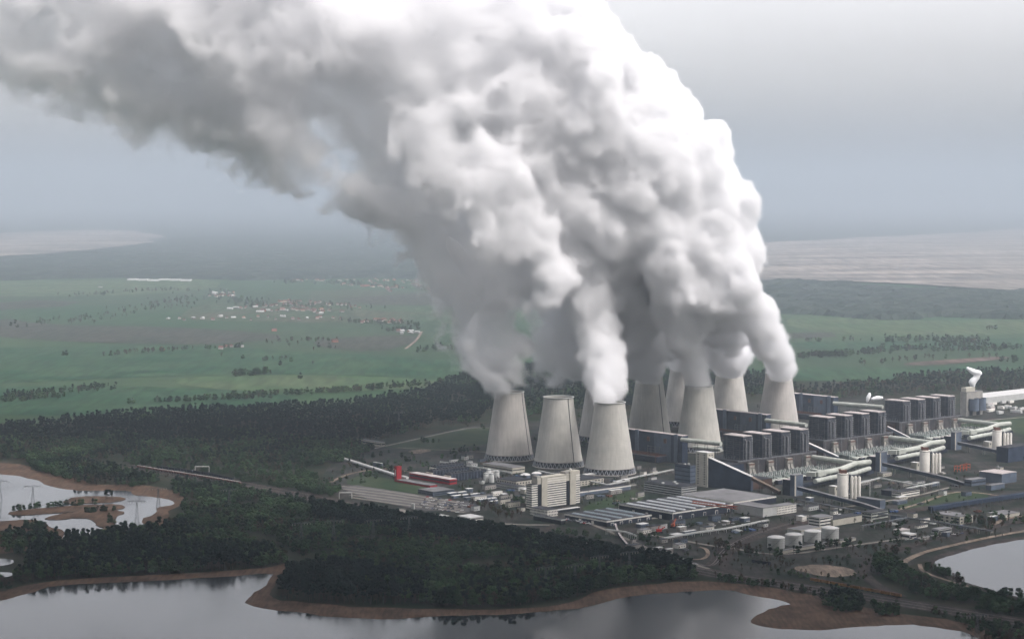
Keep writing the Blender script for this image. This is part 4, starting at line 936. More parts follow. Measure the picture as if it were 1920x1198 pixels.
train([(1418, 1058), (1450, 1063)], 14, 1.6, wagon_mesh('navy', 'coal'), 'dark coal wagon standing alone beside the sandy lot', 'coal wagons by the sandy lot')
train([(1154, 990), (1160, 1008), (1175, 1026)], 14, 1.6, wagon_mesh('darkblue', 'roofpink'), 'blue wagon curving under the white legged pipe bridge', 'blue wagons under the pipe bridge')
train([(1015, 1012), (1130, 1030), (1240, 1056)], 14, 1.6, wagon_mesh('lightgrey', 'roofwhite'), 'grey hopper wagon in the row along the pine belt', 'grey wagons along the pine belt')
# white signal gantries over the railway
for x, y, w, lab in ((379, 886, 22, 'white signal gantry over the tracks near the ponds'), (648, 936, 18, 'grey signal gantry beside the car park')):
    p = at(x, y); p.z = Z0
    c = empty('signal_gantry', p, 0, lab, 'gantry', 'railway signal gantries')
    mb = MB(); mb.bar((-w / 2, 0, 9), (w / 2, 0, 9), 1, 1.4)
    for s in (-1, 1): mb.bar((s * w / 2, 0, 0), (s * w / 2, 0, 9), 1, 1)
    mb.build('portal', 'roofwhite', c)

# ------------------------------------------------------------------ cars
def car_mesh(m):
    mb = MB(); mb.box(-2.2, 2.2, -.9, .9, .35, .95, 0)
    mb.hull([(-1.5, -.85, .95), (1.1, -.85, .95), (1.1, .85, .95), (-1.5, .85, .95)], [(-1.1, -.7, 1.5), (.5, -.7, 1.5), (.5, .7, 1.5), (-1.1, .7, 1.5)], 1)
    mb.box(-1.1, .5, -.7, .7, 1.5, 1.53, 0)
    for x in (-1.35, 1.35): mb.box(x - .32, x + .32, -.92, .92, 0, .34, 2)
    return mb.build('parked_car', [m, 'glassdark', 'coal'])
cars = [(car_mesh(m), c) for m, c in (('carwhite', 'white'), ('carblue', 'blue'), ('cardark', 'dark'), ('carred', 'red'))]
def put_car(px, py, rz, where, group):
    o, c = random.choices(cars, (5, 2, 4, 1))[0]
    k = o if not o.get('label') else o.copy()
    if k is not o: COL.objects.link(k)
    p = at(px, py); k.location = (p.x, p.y, 1.9); k.rotation_euler = (0, 0, rz + random.choice((0, math.pi)))
    tag(k, c + ' car parked ' + where, 'car', group)
for i in range(70):
    t = random.random(); s = random.randint(0, 4)
    put_car(800 + t * 85 - s * 6, 934 + t * 13 + s * 4.2 + random.uniform(-.4, .4), 0.5, 'in the rows of the big car park', 'cars in the big car park')
for i in range(26): put_car(1062 + i * 1.9 % 44 + random.uniform(0, 2), 976 + (i * 1.9 % 44) * .15 + (i % 3) * 1.4, TH, 'along the wall of the storage hall', 'cars at the storage hall')
for i in range(14): put_car(1110 + i * 4 + random.uniform(-1, 1), 927 - i * .6, TH, 'in front of the long shed behind the office slab', 'cars at the long shed')
for i in range(24): put_car(1205 + (i % 12) * 9 + random.uniform(-3, 3), 1030 + (i % 12) * 3 + random.uniform(-5, 5), random.uniform(0, 3), 'on the yard by the curving tracks', 'cars on the lower yard')
for i in range(16): put_car(1340 + (i % 8) * 9 + random.uniform(-3, 3), 985 + random.uniform(-6, 6), random.uniform(0, 3), 'beside the gantry crane', 'cars on the crane yard')
for i in range(14): put_car(1700 + i * 8, 1014 - i * .9 + random.uniform(-1, 1), .3, 'along the lakeside road', 'cars on the lakeside road')
for o, c in cars:
    if not o.get('label'): bpy.data.objects.remove(o)

# ------------------------------------------------------------------ pylons
def make_pylon():
    r = empty('power_pylon', (0, 0, 0)); mb = MB(); h = 27
    pr = [(2.6, 0), (1.7, 9), (1.0, 18), (.6, h)]
    def c(i, s): w, z = pr[i]; return [Vector((a * w, b * w, z)) for a, b in ((-1, -1), (1, -1), (1, 1), (-1, 1))][s]
    for i in range(3):
        for s in range(4): mb.bar(c(i, s), c(i + 1, s), .3, .3); mb.bar(c(i, s), c(i + 1, (s + 1) % 4), .16, .16); mb.bar(c(i + 1, s), c(i, (s + 1) % 4), .16, .16)
    mb.build('lattice_mast', 'steel', r)
    mb = MB()
    for s in (-1, 1):
        mb.bar((0, -.5, h), (s * 12, 0, h + .2), .3, .3); mb.bar((0, .5, h), (s * 12, 0, h + .2), .3, .3); mb.bar((0, 0, h + 2), (s * 12, 0, h + .2), .25, .25)
        for k in range(1, 6): x = s * 2.1 * k; mb.bar((x, 0, h), (x, 0, h + 1.7 * (1 - k / 6)), .2, .2)
    mb.build('crossarm', 'steel', r)
    mb = MB()
    for x in (-11.5, -8, -4, 4, 8, 11.5): mb.tube([(x, 0, h), (x, 0, h - 2.4)], .3, 6)
    mb.build('insulators', 'greyconc', r)
    return r
py0 = make_pylon()
PY = [(62, 948, .2, 'lattice pylon standing in the reedy pond near the corner'), (257, 978, .2, 'lattice pylon standing at the open end of the reedy pond'), (0, 938, .2, 'lattice pylon at the outer edge of the reedy pond'), (297, 952, .3, 'small lattice pylon on the pond shore behind the reed islands'),
      (565, 1022, .4, 'lattice pylon in the clearing left of the birch wood'), (626, 1018, .4, 'second lattice pylon in the clearing by the birch wood'), (700, 1016, .5, 'lattice pylon rising out of the birch wood below the car park'), (767, 1010, .5, 'lattice pylon before the dark pine belt'),
      (1023, 1110, .5, 'tall lattice pylon in the lakeside wood, first of the three together'), (1078, 1106, .5, 'tall lattice pylon in the lakeside wood, middle of the three together'), (1124, 1088, .5, 'tall lattice pylon in the lakeside wood, closest to the railway of the three'), (1180, 1080, .5, 'lattice pylon over the pine belt by the railway'),
      (748, 800, .5, 'lattice pylon above the dark forest behind the pasture'), (1832, 1206, .3, 'lattice pylon in the bushes at the lower corner'), (430, 955, .3, 'lattice pylon between the ponds and the embankment')]
for i, (x, y, rz, lab) in enumerate(PY):
    t = py0 if i == 0 else copy_tree(py0)
    p = at(x, y); t.location = (p.x, p.y, .5); t.rotation_euler.z = rz; tag(t, lab, 'pylon', 'power line pylons')
# lamp masts along the yards
for i, (x, y) in enumerate(((1631, 931), (1871, 902))):
    p = at(x, y); c = empty('light_mast', (p.x, p.y, Z0), 0, ['tall white mast beside the grey pyramid roofed hall', 'tall thin mast in front of the crusher house', 'light mast at the end of the white legged pipe bridge', 'light mast beside the orange gantry crane'][i], 'mast', 'light masts')
    MB().tube([(0, 0, 0), (0, 0, 24)], .5, 6, r2=.3).build('pole', 'roofwhite', c); MB().box(-1.2, 1.2, -.4, .4, 24, 25).build('lamp_head', 'steel', c)

# ------------------------------------------------------------------ far village houses
def house_mesh(wall, roof, L_=11, Wd=7.5, h=4, rh=3.6):
    mb = MB(); x, y = L_ / 2, Wd / 2
    mb.box(-x, x, -y, y, -.8, h, 0)
    mb.add([(-x - .4, -y - .5, h - .2), (x + .4, -y - .5, h - .2), (x + .4, y + .5, h - .2), (-x - .4, y + .5, h - .2), (-x - .4, 0, h + rh), (x + .4, 0, h + rh)], [(0, 1, 5, 4), (2, 3, 4, 5), (1, 2, 5), (3, 0, 4), (0, 3, 2, 1)], 1)
    mb.box(x * .4, x * .4 + 1, .8, 1.8, h + 1, h + rh + 1, 2)
    return mb.build('village_house', [wall, roof, 'brick'])
HK = [(house_mesh('housewall', 'tile'), 'small white house with orange tiled roof'), (house_mesh('housewall', 'tiledark', 12, 8), 'small white house with dark brown roof'), (house_mesh('cream', 'tile', 16, 9, 4, 5), 'long cream farmhouse with orange roof'), (house_mesh('housewall', 'lightgrey', 20, 10, 4, 2.5), 'pale barn with white roof'), (house_mesh('brick', 'tiledark', 18, 9, 4, 5), 'brick farm building with dark roof')]
def put_house(px, py, kind, where, group):
    o, l = HK[kind]; k = o if not o.get('label') else o.copy()
    if k is not o: COL.objects.link(k)
    p = at(px, py); k.location = (p.x, p.y, 1.2); k.rotation_euler = (0, 0, random.uniform(0, math.pi)); s = random.uniform(.8, 1.15); k.scale = (s, s, s)
    tag(k, l + ' ' + where, 'house', group if 'lone' not in where else 'lone farm in the green meadow')
def street(pts, n, where, group, sx=1.2, sy=1.0):
    Ls = [math.hypot(q[0] - p[0], (q[1] - p[1]) * 12) for p, q in zip(pts[:-1], pts[1:])]
    for i in range(n):
        k = random.choices(range(len(Ls)), Ls)[0]; t = random.random(); (x0, y0), (x1, y1) = pts[k], pts[k + 1]
        put_house(x0 + (x1 - x0) * t + random.gauss(0, sx), y0 + (y1 - y0) * t + random.choice((-1, 1)) * sy * random.uniform(.6, 1.1), random.choices(range(5), (4, 3, 1, 1, 1))[0], where, group)
for pts, n in (([(550, 527), (640, 527), (700, 525), (790, 529)], 34), ([(640, 534), (700, 538), (770, 541)], 22), ([(690, 526), (705, 534), (735, 548)], 14), ([(755, 530), (790, 538), (815, 548)], 18)):
    street(pts, n, 'in the village at the forest edge', 'houses of the village at the forest edge')
for pts, n in (([(430, 580), (500, 575), (560, 571), (640, 573), (682, 579)], 42), ([(470, 586), (540, 582), (600, 583), (645, 587)], 26), ([(520, 567), (560, 565), (605, 569)], 14), ([(545, 570), (575, 580), (600, 590)], 16)):
    street(pts, n, 'in the village among the meadows', 'houses of the meadow village')
for i in range(16): put_house(392 + random.uniform(0, 50), 553 + random.uniform(-4, 6), random.choices(range(5), (3, 3, 1, 2, 1))[0], 'in the hamlet before the meadow village', 'houses of the small hamlet')
for i in range(18): put_house(675 + random.uniform(0, 80), 603 + random.uniform(-3, 4), random.choices(range(5), (3, 3, 1, 1, 1))[0], 'on the lane behind the brown field', 'houses on the field lane')
for i in range(9): put_house(735 + random.uniform(0, 50), 624 + random.uniform(-2, 3), 3 if i < 6 else 0, 'in the farmyard by the field track', 'farmyard at the field track')
for x, y, k, w in ((414, 655, 0, 'of the lone farm'), (424, 652, 2, 'of the lone farm'), (433, 651, 0, 'of the lone farm'), (450, 651, 3, 'of the lone farm by trees'), (305, 657, 4, 'at the hedge row in the green field'), (514, 621, 4, 'on the ploughed field edge'), (628, 642, 4, 'on the dark field by the lane'), (255, 543, 0, 'alone before the greenhouses'), (188, 540, 3, 'alone on the pale meadow'), (1826, 640, 0, 'alone on the meadow beyond the plant')):
    put_house(x, y, k, w, 'scattered farm buildings')
for i in range(22): put_house(320 + i * 15 + random.uniform(-5, 5), 598 + random.uniform(-4, 4), random.choice((0, 1, 3)), 'strung along the field road', 'houses along the field road')
for o, l in HK:
    if not o.get('label'): bpy.data.objects.remove(o)
# ------------------------------------------------------------------ clutter of the works yard
def free(p, d=6):
    for N_, lu_, lv_ in FOOT:
        q = to_local(N_, p)
        if -d < q.x < lu_ + d and -d < q.y < lv_ + d: return False
    return all((p - t).length > 55 for t in TPOS)
SHED = ('cream', 'lightgrey', 'bluegrey', 'white', 'greyconc', 'greyconc'); n = 0
ZONES = [((1150, 1230), (880, 915)), ((1200, 1300), (985, 1012)), ((1290, 1440), (968, 1000)), ((1460, 1560), (940, 985)), ((1560, 1700), (905, 990)), ((1640, 1880), (880, 1010)), ((860, 990), (890, 935)), ((1090, 1200), (895, 950)), ((1690, 1800), (965, 1015)), ((1030, 1120), (890, 915)), ((880, 1000), (925, 960)), ((1180, 1290), (1018, 1045)), ((830, 930), (860, 890))]
def zone_point():
    while True:
        (a, b), (c_, d) = random.choice(ZONES); p = at(random.uniform(a, b), random.uniform(c_, d))
        if free(p, 16): return p
for i in range(85):
    p = zone_point(); p.z = Z0; w, d_, h_ = random.uniform(5, 22), random.uniform(4, 11), random.uniform(2.8, 6.5)
    FOOT.append((p, w, d_)); wm = random.choice(SHED); rm = random.choice(('roofgrey', 'roofgreyl', 'roofdark', 'roofwhite'))
    c = empty('works_hut', p, TH, {'cream': 'cream', 'lightgrey': 'light grey', 'bluegrey': 'blue grey', 'white': 'white', 'greyconc': 'concrete grey', 'brick': 'brick'}[wm] + ' flat roofed hut scattered about the works yard', 'hut', 'huts about the works yard')
    MB().box(0, w, 0, d_, -.8, h_).build('wall', wm, c); MB().box(-.3, w + .3, -.3, d_ + .3, h_, h_ + .4).build('roof', rm, c)
    mb = MB()
    for k in range(max(1, int(w / 4))): mb.box(1 + k * 4, 2.6 + k * 4, -.12, .2, 1, 2.2)
    mb.build('window_row', 'glassdark', c)
for i in range(70):
    p = zone_point(); p.z = Z0; m = random.choice(('rust', 'steel', 'carblue', 'greyconc', 'lightgrey', 'bluegrey', 'sand', 'darksteel'))
    c = MB()
    for k in range(random.randint(2, 4)): c.box(k * 3.2, k * 3.2 + 2.8, 0, random.uniform(4, 9), 0, random.uniform(1, 2.8))
    o = c.build('material_stack', m); o.location = p; o.rotation_euler = (0, 0, TH + random.choice((0, 1.57)))
    tag(o, 'low stack of building material lying on the works yard', 'stack', 'material stacks on the works yard')
for i in range(46):
    p = zone_point(); c = random.choice((0, 0, 1)); p.z = Z0; h_ = random.uniform(9, 17)
    o = MB().tube([(0, 0, 0), (0, 0, h_)], .28, 6, r2=.16).box(-.9, .9, -.3, .3, h_, h_ + .5).build('yard_lamp', 'steel'); o.location = p
    tag(o, 'grey lamp post of the works yard', 'lamp post', 'lamp posts of the works yard')
# ------------------------------------------------------------------ trees
def tree_mesh(name, kind, seed, n):
    r = np.random.default_rng(seed); mb = MB()
    if kind == 'pine': h, R, base = 17, 3.4, .25
    elif kind == 'broad': h, R, base = 13, 5.2, .12
    else: h, R, base = 13, 4.0, .18
    mb.tube([(0, 0, -1), (.2, .1, h * .45), (0, 0, h * .8)], .32, 6, 0, r2=.1)
    lobes = []
    for k in range(9 if kind != 'pine' else 6):
        t = r.uniform(base + .1, .88); a = r.uniform(0, 6.28)
        prof = math.sin(math.pi * min(1, (t - base) / (1 - base) * .8 + .2)) if kind != 'pine' else (1.05 - t) * 1.25
        q = R * prof * r.uniform(.35, .75)
        lobes.append((q * math.cos(a), q * math.sin(a), t * h, R * r.uniform(.38, .6) * (1 if kind != 'pine' else .85)))
        mb.tube([(0, 0, max(1, t * h - 3)), (q * math.cos(a), q * math.sin(a), t * h)], .12, 4, 0, r2=.05)
    lobes.append((0, 0, h * .88, R * .42))
    vs = []; fs = []
    for i in range(n):
        cx, cy_, cz, rad = lobes[r.integers(len(lobes))]
        d = r.normal(size=3); d /= np.linalg.norm(d); rr = rad * r.uniform(.55, 1.08)
        p = np.array([cx, cy_, cz]) + d * rr * np.array([1, 1, .85])
        s = r.uniform(.45, 1.0) * (1.0 if kind != 'bare' else .5)
        a = np.cross(d + r.normal(size=3) * .5, [0, 0, 1.0]); a /= np.linalg.norm(a) + 1e-6; b = np.cross(a, d); b /= np.linalg.norm(b) + 1e-6
        o = len(vs); vs += [p - a * s - b * s * .6, p + a * s - b * s * .7, p + a * s * .8 + b * s, p - a * s * .9 + b * s * .8]; fs.append((o, o + 1, o + 2, o + 3))
    mb.add([tuple(v) for v in vs], fs, 1)
    return mb
KINDS = {'pine': ('pine_tree', 'pine', 'dark pine tree standing in the dense lakeside pine stands', 'pine', 'pine trees of the lakeside woods'),
         'broad': ('birch_tree', 'leaf', 'fresh green young deciduous tree of the lakeside woods', 'tree', 'green deciduous trees of the lakeside woods'),
         'bare': ('bare_tree', 'twig', 'brownish tree still without leaves in the lakeside scrub', 'tree', 'leafless trees of the lakeside scrub')}
TM = {k: [tree_mesh('x', k, 100 + i + 10 * j, 300 if k != 'bare' else 240) for i in range(3)] for j, k in enumerate(KINDS)}
PTS = {k: [] for k in KINDS}
def inside(P, x, y):
    r = np.zeros(len(x), bool); n = len(P)
    for i in range(n):
        x0, y0 = P[i].x, P[i].y; x1, y1 = P[(i + 1) % n].x, P[(i + 1) % n].y
        c = ((y0 > y) != (y1 > y)) & (x < (x1 - x0) * (y - y0) / (y1 - y0 + 1e-9) + x0); r ^= c
    return r
def lump(x, y, lam, seed):
    r = np.random.default_rng(seed); v = 0
    for k in range(7):
        a = r.uniform(0, 6.28); f = 6.28 / (lam * r.uniform(.6, 1.8)); v = v + np.sin((x * math.cos(a) + y * math.sin(a)) * f + r.uniform(0, 6.28))
    return v / 3.0
WATER = [smooth_loop([at(*q) for q in p], 1) for p in (lake_shore, right_lake, pond)]
def forest(px, spacing, mix, clear=0.0, smin=.75, smax=1.25, seed=1):
    P = [at(*q) for q in px]; xs = [p.x for p in P]; ys = [p.y for p in P]
    A = (max(xs) - min(xs)) * (max(ys) - min(ys)); n = int(A / spacing ** 2)
    r = np.random.default_rng(seed); x = r.uniform(min(xs), max(xs), n); y = r.uniform(min(ys), max(ys), n)
    k = inside(P, x, y)
    if clear: k &= lump(x, y, 110, seed) > -1 + 2 * clear - .3
    x, y = x[k], y[k]
    for w in WATER:
        k = ~inside(w, x, y); x, y = x[k], y[k]
    a = np.abs(x) < y * (1010 / F) + 40; x, y = x[a], y[a]
    if len(x) == 0: print("EMPTY", seed); return
    q = lump(x, y, 160, seed + 5) * .35 + r.uniform(0, 1, len(x)); q = (q - q.min()) / (q.max() - q.min() + 1e-9)
    q = np.argsort(np.argsort(q)) / max(1, len(q))
    s = r.uniform(smin, smax, len(x)) * (1 + .12 * lump(x, y, 60, seed + 9)); lim = 0
    for kind, f in mix:
        m = (q >= lim) & (q < lim + f); lim += f
        PTS[kind] += list(zip(x[m], y[m], s[m]))
def line(px, n, mix, spread=10, smin=.5, smax=1.0):
    P = [at(*q) for q in px]; L_ = [(b - a).length for a, b in zip(P[:-1], P[1:])]
    for i in range(n):
        k = random.choices(range(len(L_)), L_)[0]; q = P[k].lerp(P[k + 1], random.random())
        kind = random.choices([m[0] for m in mix], [m[1] for m in mix])[0]
        PTS[kind].append((q.x + random.gauss(0, spread), q.y + random.gauss(0, spread), random.uniform(smin, smax)))
PI_ = [('pine', .92), ('broad', .08)]; MX = [('broad', .66), ('pine', .2), ('bare', .14)]; BR = [('broad', .85), ('bare', .15)]; BA = [('bare', .75), ('broad', .25)]
forest([(580, 955), (700, 972), (850, 992), (960, 1008), (1080, 1032), (1200, 1052), (1290, 1070), (1300, 1086), (1180, 1072), (1040, 1052), (940, 1037), (820, 1018), (700, 1002), (590, 982)], 5.5, PI_, 0, .9, 1.2, seed=2)
forest([(520, 1122), (540, 1076), (640, 1068), (760, 1092), (800, 1110), (790, 1132), (700, 1134), (560, 1128)], 5.5, PI_, 0, .9, 1.2, seed=3)
forest([(780, 1095), (900, 1105), (1060, 1095), (1180, 1085), (1310, 1080), (1300, 1088), (1180, 1096), (1115, 1108), (1070, 1124), (960, 1138), (870, 1140), (790, 1134)], 6, MX, 0, .8, 1.25, seed=4)
forest([(60, 1050), (130, 1022), (230, 1006), (350, 996), (450, 1026), (530, 1048), (540, 1058), (505, 1064), (400, 1072), (250, 1079), (110, 1086), (60, 1092), (30, 1090)], 6, [('pine', .5), ('broad', .42), ('bare', .08)], 0, .85, 1.25, seed=5)
forest([(0, 1012), (60, 1006), (115, 1014), (100, 1030), (60, 1044), (0, 1036)], 7, MX, .1, .7, 1.1, seed=6)
forest([(-20, 1094), (50, 1082), (60, 1092), (20, 1106), (-20, 1112)], 8, BA, 0, .6, .9, seed=7)
forest([(340, 948), (430, 930), (540, 948), (640, 972), (800, 1012), (960, 1040), (1100, 1065), (1190, 1080), (1080, 1094), (900, 1100), (780, 1092), (640, 1062), (560, 1045), (500, 1005), (400, 985), (345, 972)], 7, [('broad', .78), ('bare', .14), ('pine', .08)], .38, .55, 1.05, seed=8)
forest([(300, 985), (350, 975), (430, 1000), (500, 1030), (460, 1026), (350, 996)], 7, BR, .1, .6, 1.0, seed=9)
forest([(50, 858), (130, 868), (250, 888), (300, 905), (250, 915), (160, 910), (60, 882)], 7.5, [('broad', .55), ('pine', .35), ('bare', .1)], .05, .7, 1.1, seed=10)
forest([(325, 912), (400, 918), (430, 935), (380, 942), (330, 930)], 7, [('broad', .55), ('pine', .35), ('bare', .1)], .1, .6, .95, seed=11)
forest([(-30, 812), (120, 822), (300, 826), (480, 832), (640, 822), (700, 846), (640, 868), (560, 880), (430, 874), (330, 870), (240, 862), (120, 866), (-30, 860)], 9, [('broad', .6), ('bare', .2), ('pine', .2)], .1, .7, 1.05, seed=12)
forest([(-30, 808), (150, 790), (380, 772), (520, 768), (640, 762), (760, 745), (830, 728), (900, 735), (920, 770), (900, 792), (790, 806), (700, 832), (600, 838), (450, 832), (300, 838), (100, 832), (-30, 830)], 10, PI_[:1] + [('broad', .08)], .12, .85, 1.2, seed=13)
forest([(830, 720), (900, 700), (1000, 690), (1100, 690), (1250, 695), (1440, 705), (1500, 735), (1400, 745), (1250, 765), (1000, 782), (930, 780), (880, 750)], 12, [('pine', .7), ('broad', .3)], .05, .85, 1.2, seed=14)
forest([(1490, 735), (1600, 722), (1760, 705), (1860, 700), (1990, 695), (1990, 725), (1880, 735), (1760, 738), (1600, 748), (1500, 752)], 13, [('pine', .45), ('bare', .35), ('broad', .2)], .05, .85, 1.2, seed=15)
forest([(1632, 1046), (1680, 1055), (1722, 1088), (1780, 1108), (1860, 1124), (1990, 1150), (1990, 1165), (1850, 1150), (1720, 1116), (1650, 1080)], 6.5, BR, .05, .6, 1.0, seed=16)
forest([(1524, 1118), (1570, 1112), (1620, 1128), (1612, 1148), (1560, 1150)], 6, [('broad', .6), ('pine', .4)], 0, .55, .85, seed=17)
forest([(1632, 1136), (1680, 1140), (1690, 1156), (1645, 1156)], 6, BR, .1, .5, .8, seed=18)
forest([(1700, 1142), (1900, 1180), (1990, 1196), (1990, 1290), (1860, 1230), (1800, 1168)], 8, [('bare', .5), ('broad', .5)], .25, .45, .85, seed=19)
forest([(1330, 1080), (1440, 1098), (1530, 1112), (1500, 1114), (1430, 1104), (1340, 1090)], 7, [('broad', .6), ('bare', .4)], .25, .4, .7, seed=20)
forest([(30, 934), (110, 936), (80, 945), (30, 944)], 8, BR, .3, .5, .8, seed=21)
forest([(40, 985), (70, 982), (92, 994), (80, 1000), (50, 996)], 7, MX, 0, .5, .8, seed=22)
# lines and clumps
line([(18, 962), (60, 955), (130, 950), (185, 948)], 34, MX, 3, .45, .8)
line([(160, 964), (215, 958)], 16, MX, 3, .4, .7); line([(198, 938), (212, 936)], 7, [('pine', 1)], 2, .7, 1.0); line([(205, 972), (215, 984)], 8, BR, 3, .4, .6)
line([(560, 905), (700, 905)], 14, BR, 8, .4, .7); line([(625, 850), (680, 868)], 20, MX, 5, .4, .8); line([(650, 872), (760, 885)], 14, MX, 6, .4, .7)
line([(790, 832), (830, 830)], 8, MX, 4, .5, .8); line([(855, 850), (900, 845)], 14, MX, 4, .5, .8)
line([(890, 945), (960, 975)], 34, BA, 10, .5, .85); line([(955, 930), (985, 950)], 12, BR, 5, .5, .8); line([(1035, 1000), (1130, 1012)], 24, BR, 5, .4, .65); line([(1190, 1010), (1215, 1018)], 12, BR, 4, .4, .6)
line([(1345, 1025), (1420, 1045)], 26, BA, 9, .6, 1.0); line([(1440, 1046), (1600, 1028)], 18, [('pine', .5), ('broad', .5)], 5, .5, .95); line([(1560, 1024), (1680, 1040)], 26, BA, 9, .5, .9)
line([(1330, 905), (1450, 918)], 60, [('bare', 1)], 6, .5, .8); line([(1750, 975), (1850, 985)], 34, BA, 8, .6, 1.0); line([(1620, 985), (1700, 1000)], 18, BA, 8, .5, .8)
line([(1440, 1075), (1520, 1085)], 10, BR, 5, .3, .5); line([(1740, 1070), (1775, 1082)], 22, BR, 4, .5, .8); line([(1788, 1092), (1800, 1098)], 8, BA, 2, .7, 1.0); line([(1885, 1118), (1920, 1124)], 10, MX, 3, .5, .9)
line([(1840, 968), (1920, 985)], 18, MX, 10, .4, .8)
for a in ([(0, 745), (100, 738), (200, 728)], [(10, 752), (80, 745)]): line(a, 75, MX, 22, .7, 1.1)
line([(280, 756), (400, 750), (490, 748)], 60, BR, 12, .7, 1.1); line([(410, 746), (600, 738), (720, 730)], 70, BR, 16, .7, 1.1); line([(590, 738), (860, 718)], 70, MX, 16, .7, 1.1)
line([(198, 668), (240, 664), (300, 660)], 34, BA, 14, .8, 1.2); line([(300, 660), (350, 656)], 16, BA, 14, .7, 1.0); line([(385, 655), (400, 655), (460, 652)], 16, MX, 10, .7, 1.1)
line([(430, 707), (490, 703)], 22, BR, 16, .9, 1.5); line([(495, 678), (530, 674)], 9, BA, 12, .8, 1.1); line([(780, 660), (850, 655), (890, 660)], 50, MX, 20, .8, 1.2)
line([(0, 620), (90, 608), (250, 585), (350, 560)], 130, BA, 60, .8, 1.3); line([(110, 558), (300, 545), (420, 550)], 70, BA, 50, .8, 1.3); line([(500, 640), (620, 660)], 16, BA, 40, .8, 1.2)
line([(420, 560), (500, 575), (600, 575), (690, 580)], 110, MX, 60, .8, 1.3); line([(540, 530), (700, 535), (830, 545)], 110, MX, 60, .8, 1.3); line([(640, 605), (740, 608), (790, 612)], 45, MX, 16, .8, 1.2); line([(730, 622), (785, 618)], 30, MX, 12, .8, 1.2)
line([(545, 640), (640, 640)], 20, BA, 20, .8, 1.2); line([(120, 668), (122, 668)], 2, BR, 3, 1, 1.3); line([(245, 758), (247, 758)], 2, BR, 3, .9, 1.2); line([(560, 712), (565, 712)], 2, MX, 3, .9, 1.2); line([(405, 668), (600, 690)], 7, BR, 30, .8, 1.1)
line([(1478, 672), (1580, 668)], 60, MX, 22, .9, 1.3); line([(1580, 668), (1700, 656), (1780, 660), (1920, 655)], 130, MX, 28, .9, 1.3); line([(1660, 640), (1800, 640), (1815, 655)], 110, MX, 45, .9, 1.4); line([(1500, 642), (1620, 640)], 16, BA, 20, .8, 1.2)
line([(1620, 685), (1740, 674), (1880, 672)], 22, BA, 16, .9, 1.3); line([(1840, 620), (1870, 618)], 5, BA, 12, .9, 1.3); line([(1890, 680), (1990, 670)], 30, MX, 25, .9, 1.3)
for i in range(420):
    p = zone_point(); PTS[random.choice(('broad', 'broad', 'bare', 'bare', 'pine'))].append((p.x, p.y, random.uniform(.22, .5)))
forest([(860, 800), (990, 785), (1300, 765), (1420, 760), (1500, 750), (1480, 790), (1300, 830), (1100, 850), (980, 830)], 40, MX, .2, .4, .9, seed=31)
forest([(600, 880), (720, 850), (860, 850), (900, 870), (740, 905), (640, 900)], 26, MX, .25, .35, .8, seed=32)
forest([(1640, 1010), (1800, 985), (1900, 980), (1900, 1000), (1700, 1035), (1650, 1040)], 20, BA, .3, .35, .7, seed=33)
forest([(1330, 1030), (1440, 1050), (1600, 1045), (1690, 1020), (1660, 1075), (1600, 1095), (1480, 1080), (1350, 1065)], 11, BA, .4, .2, .5, seed=34)
forest([(440, 893), (540, 902), (640, 918), (620, 934), (540, 918), (450, 906)], 8, BR, .15, .5, .9, seed=41)
forest([(330, 905), (430, 918), (560, 942), (700, 970), (640, 972), (520, 950), (400, 935), (330, 925)], 7, [('broad', .6), ('pine', .3), ('bare', .1)], .1, .55, .95, seed=42)
forest([(430, 876), (560, 882), (600, 900), (560, 902), (470, 892), (420, 884)], 9, BR, .15, .5, .9, seed=43)
forest([(230, 866), (330, 872), (430, 884), (420, 892), (330, 882), (240, 874)], 9, MX, .1, .5, .9, seed=44)
forest([(1180, 1005), (1340, 1010), (1420, 1000), (1400, 1030), (1250, 1045)], 24, BA, .3, .3, .6, seed=35)
forest([(250, 880), (400, 905), (620, 945), (700, 965), (640, 968), (450, 925), (300, 900)], 14, BA, .3, .3, .6, seed=36)
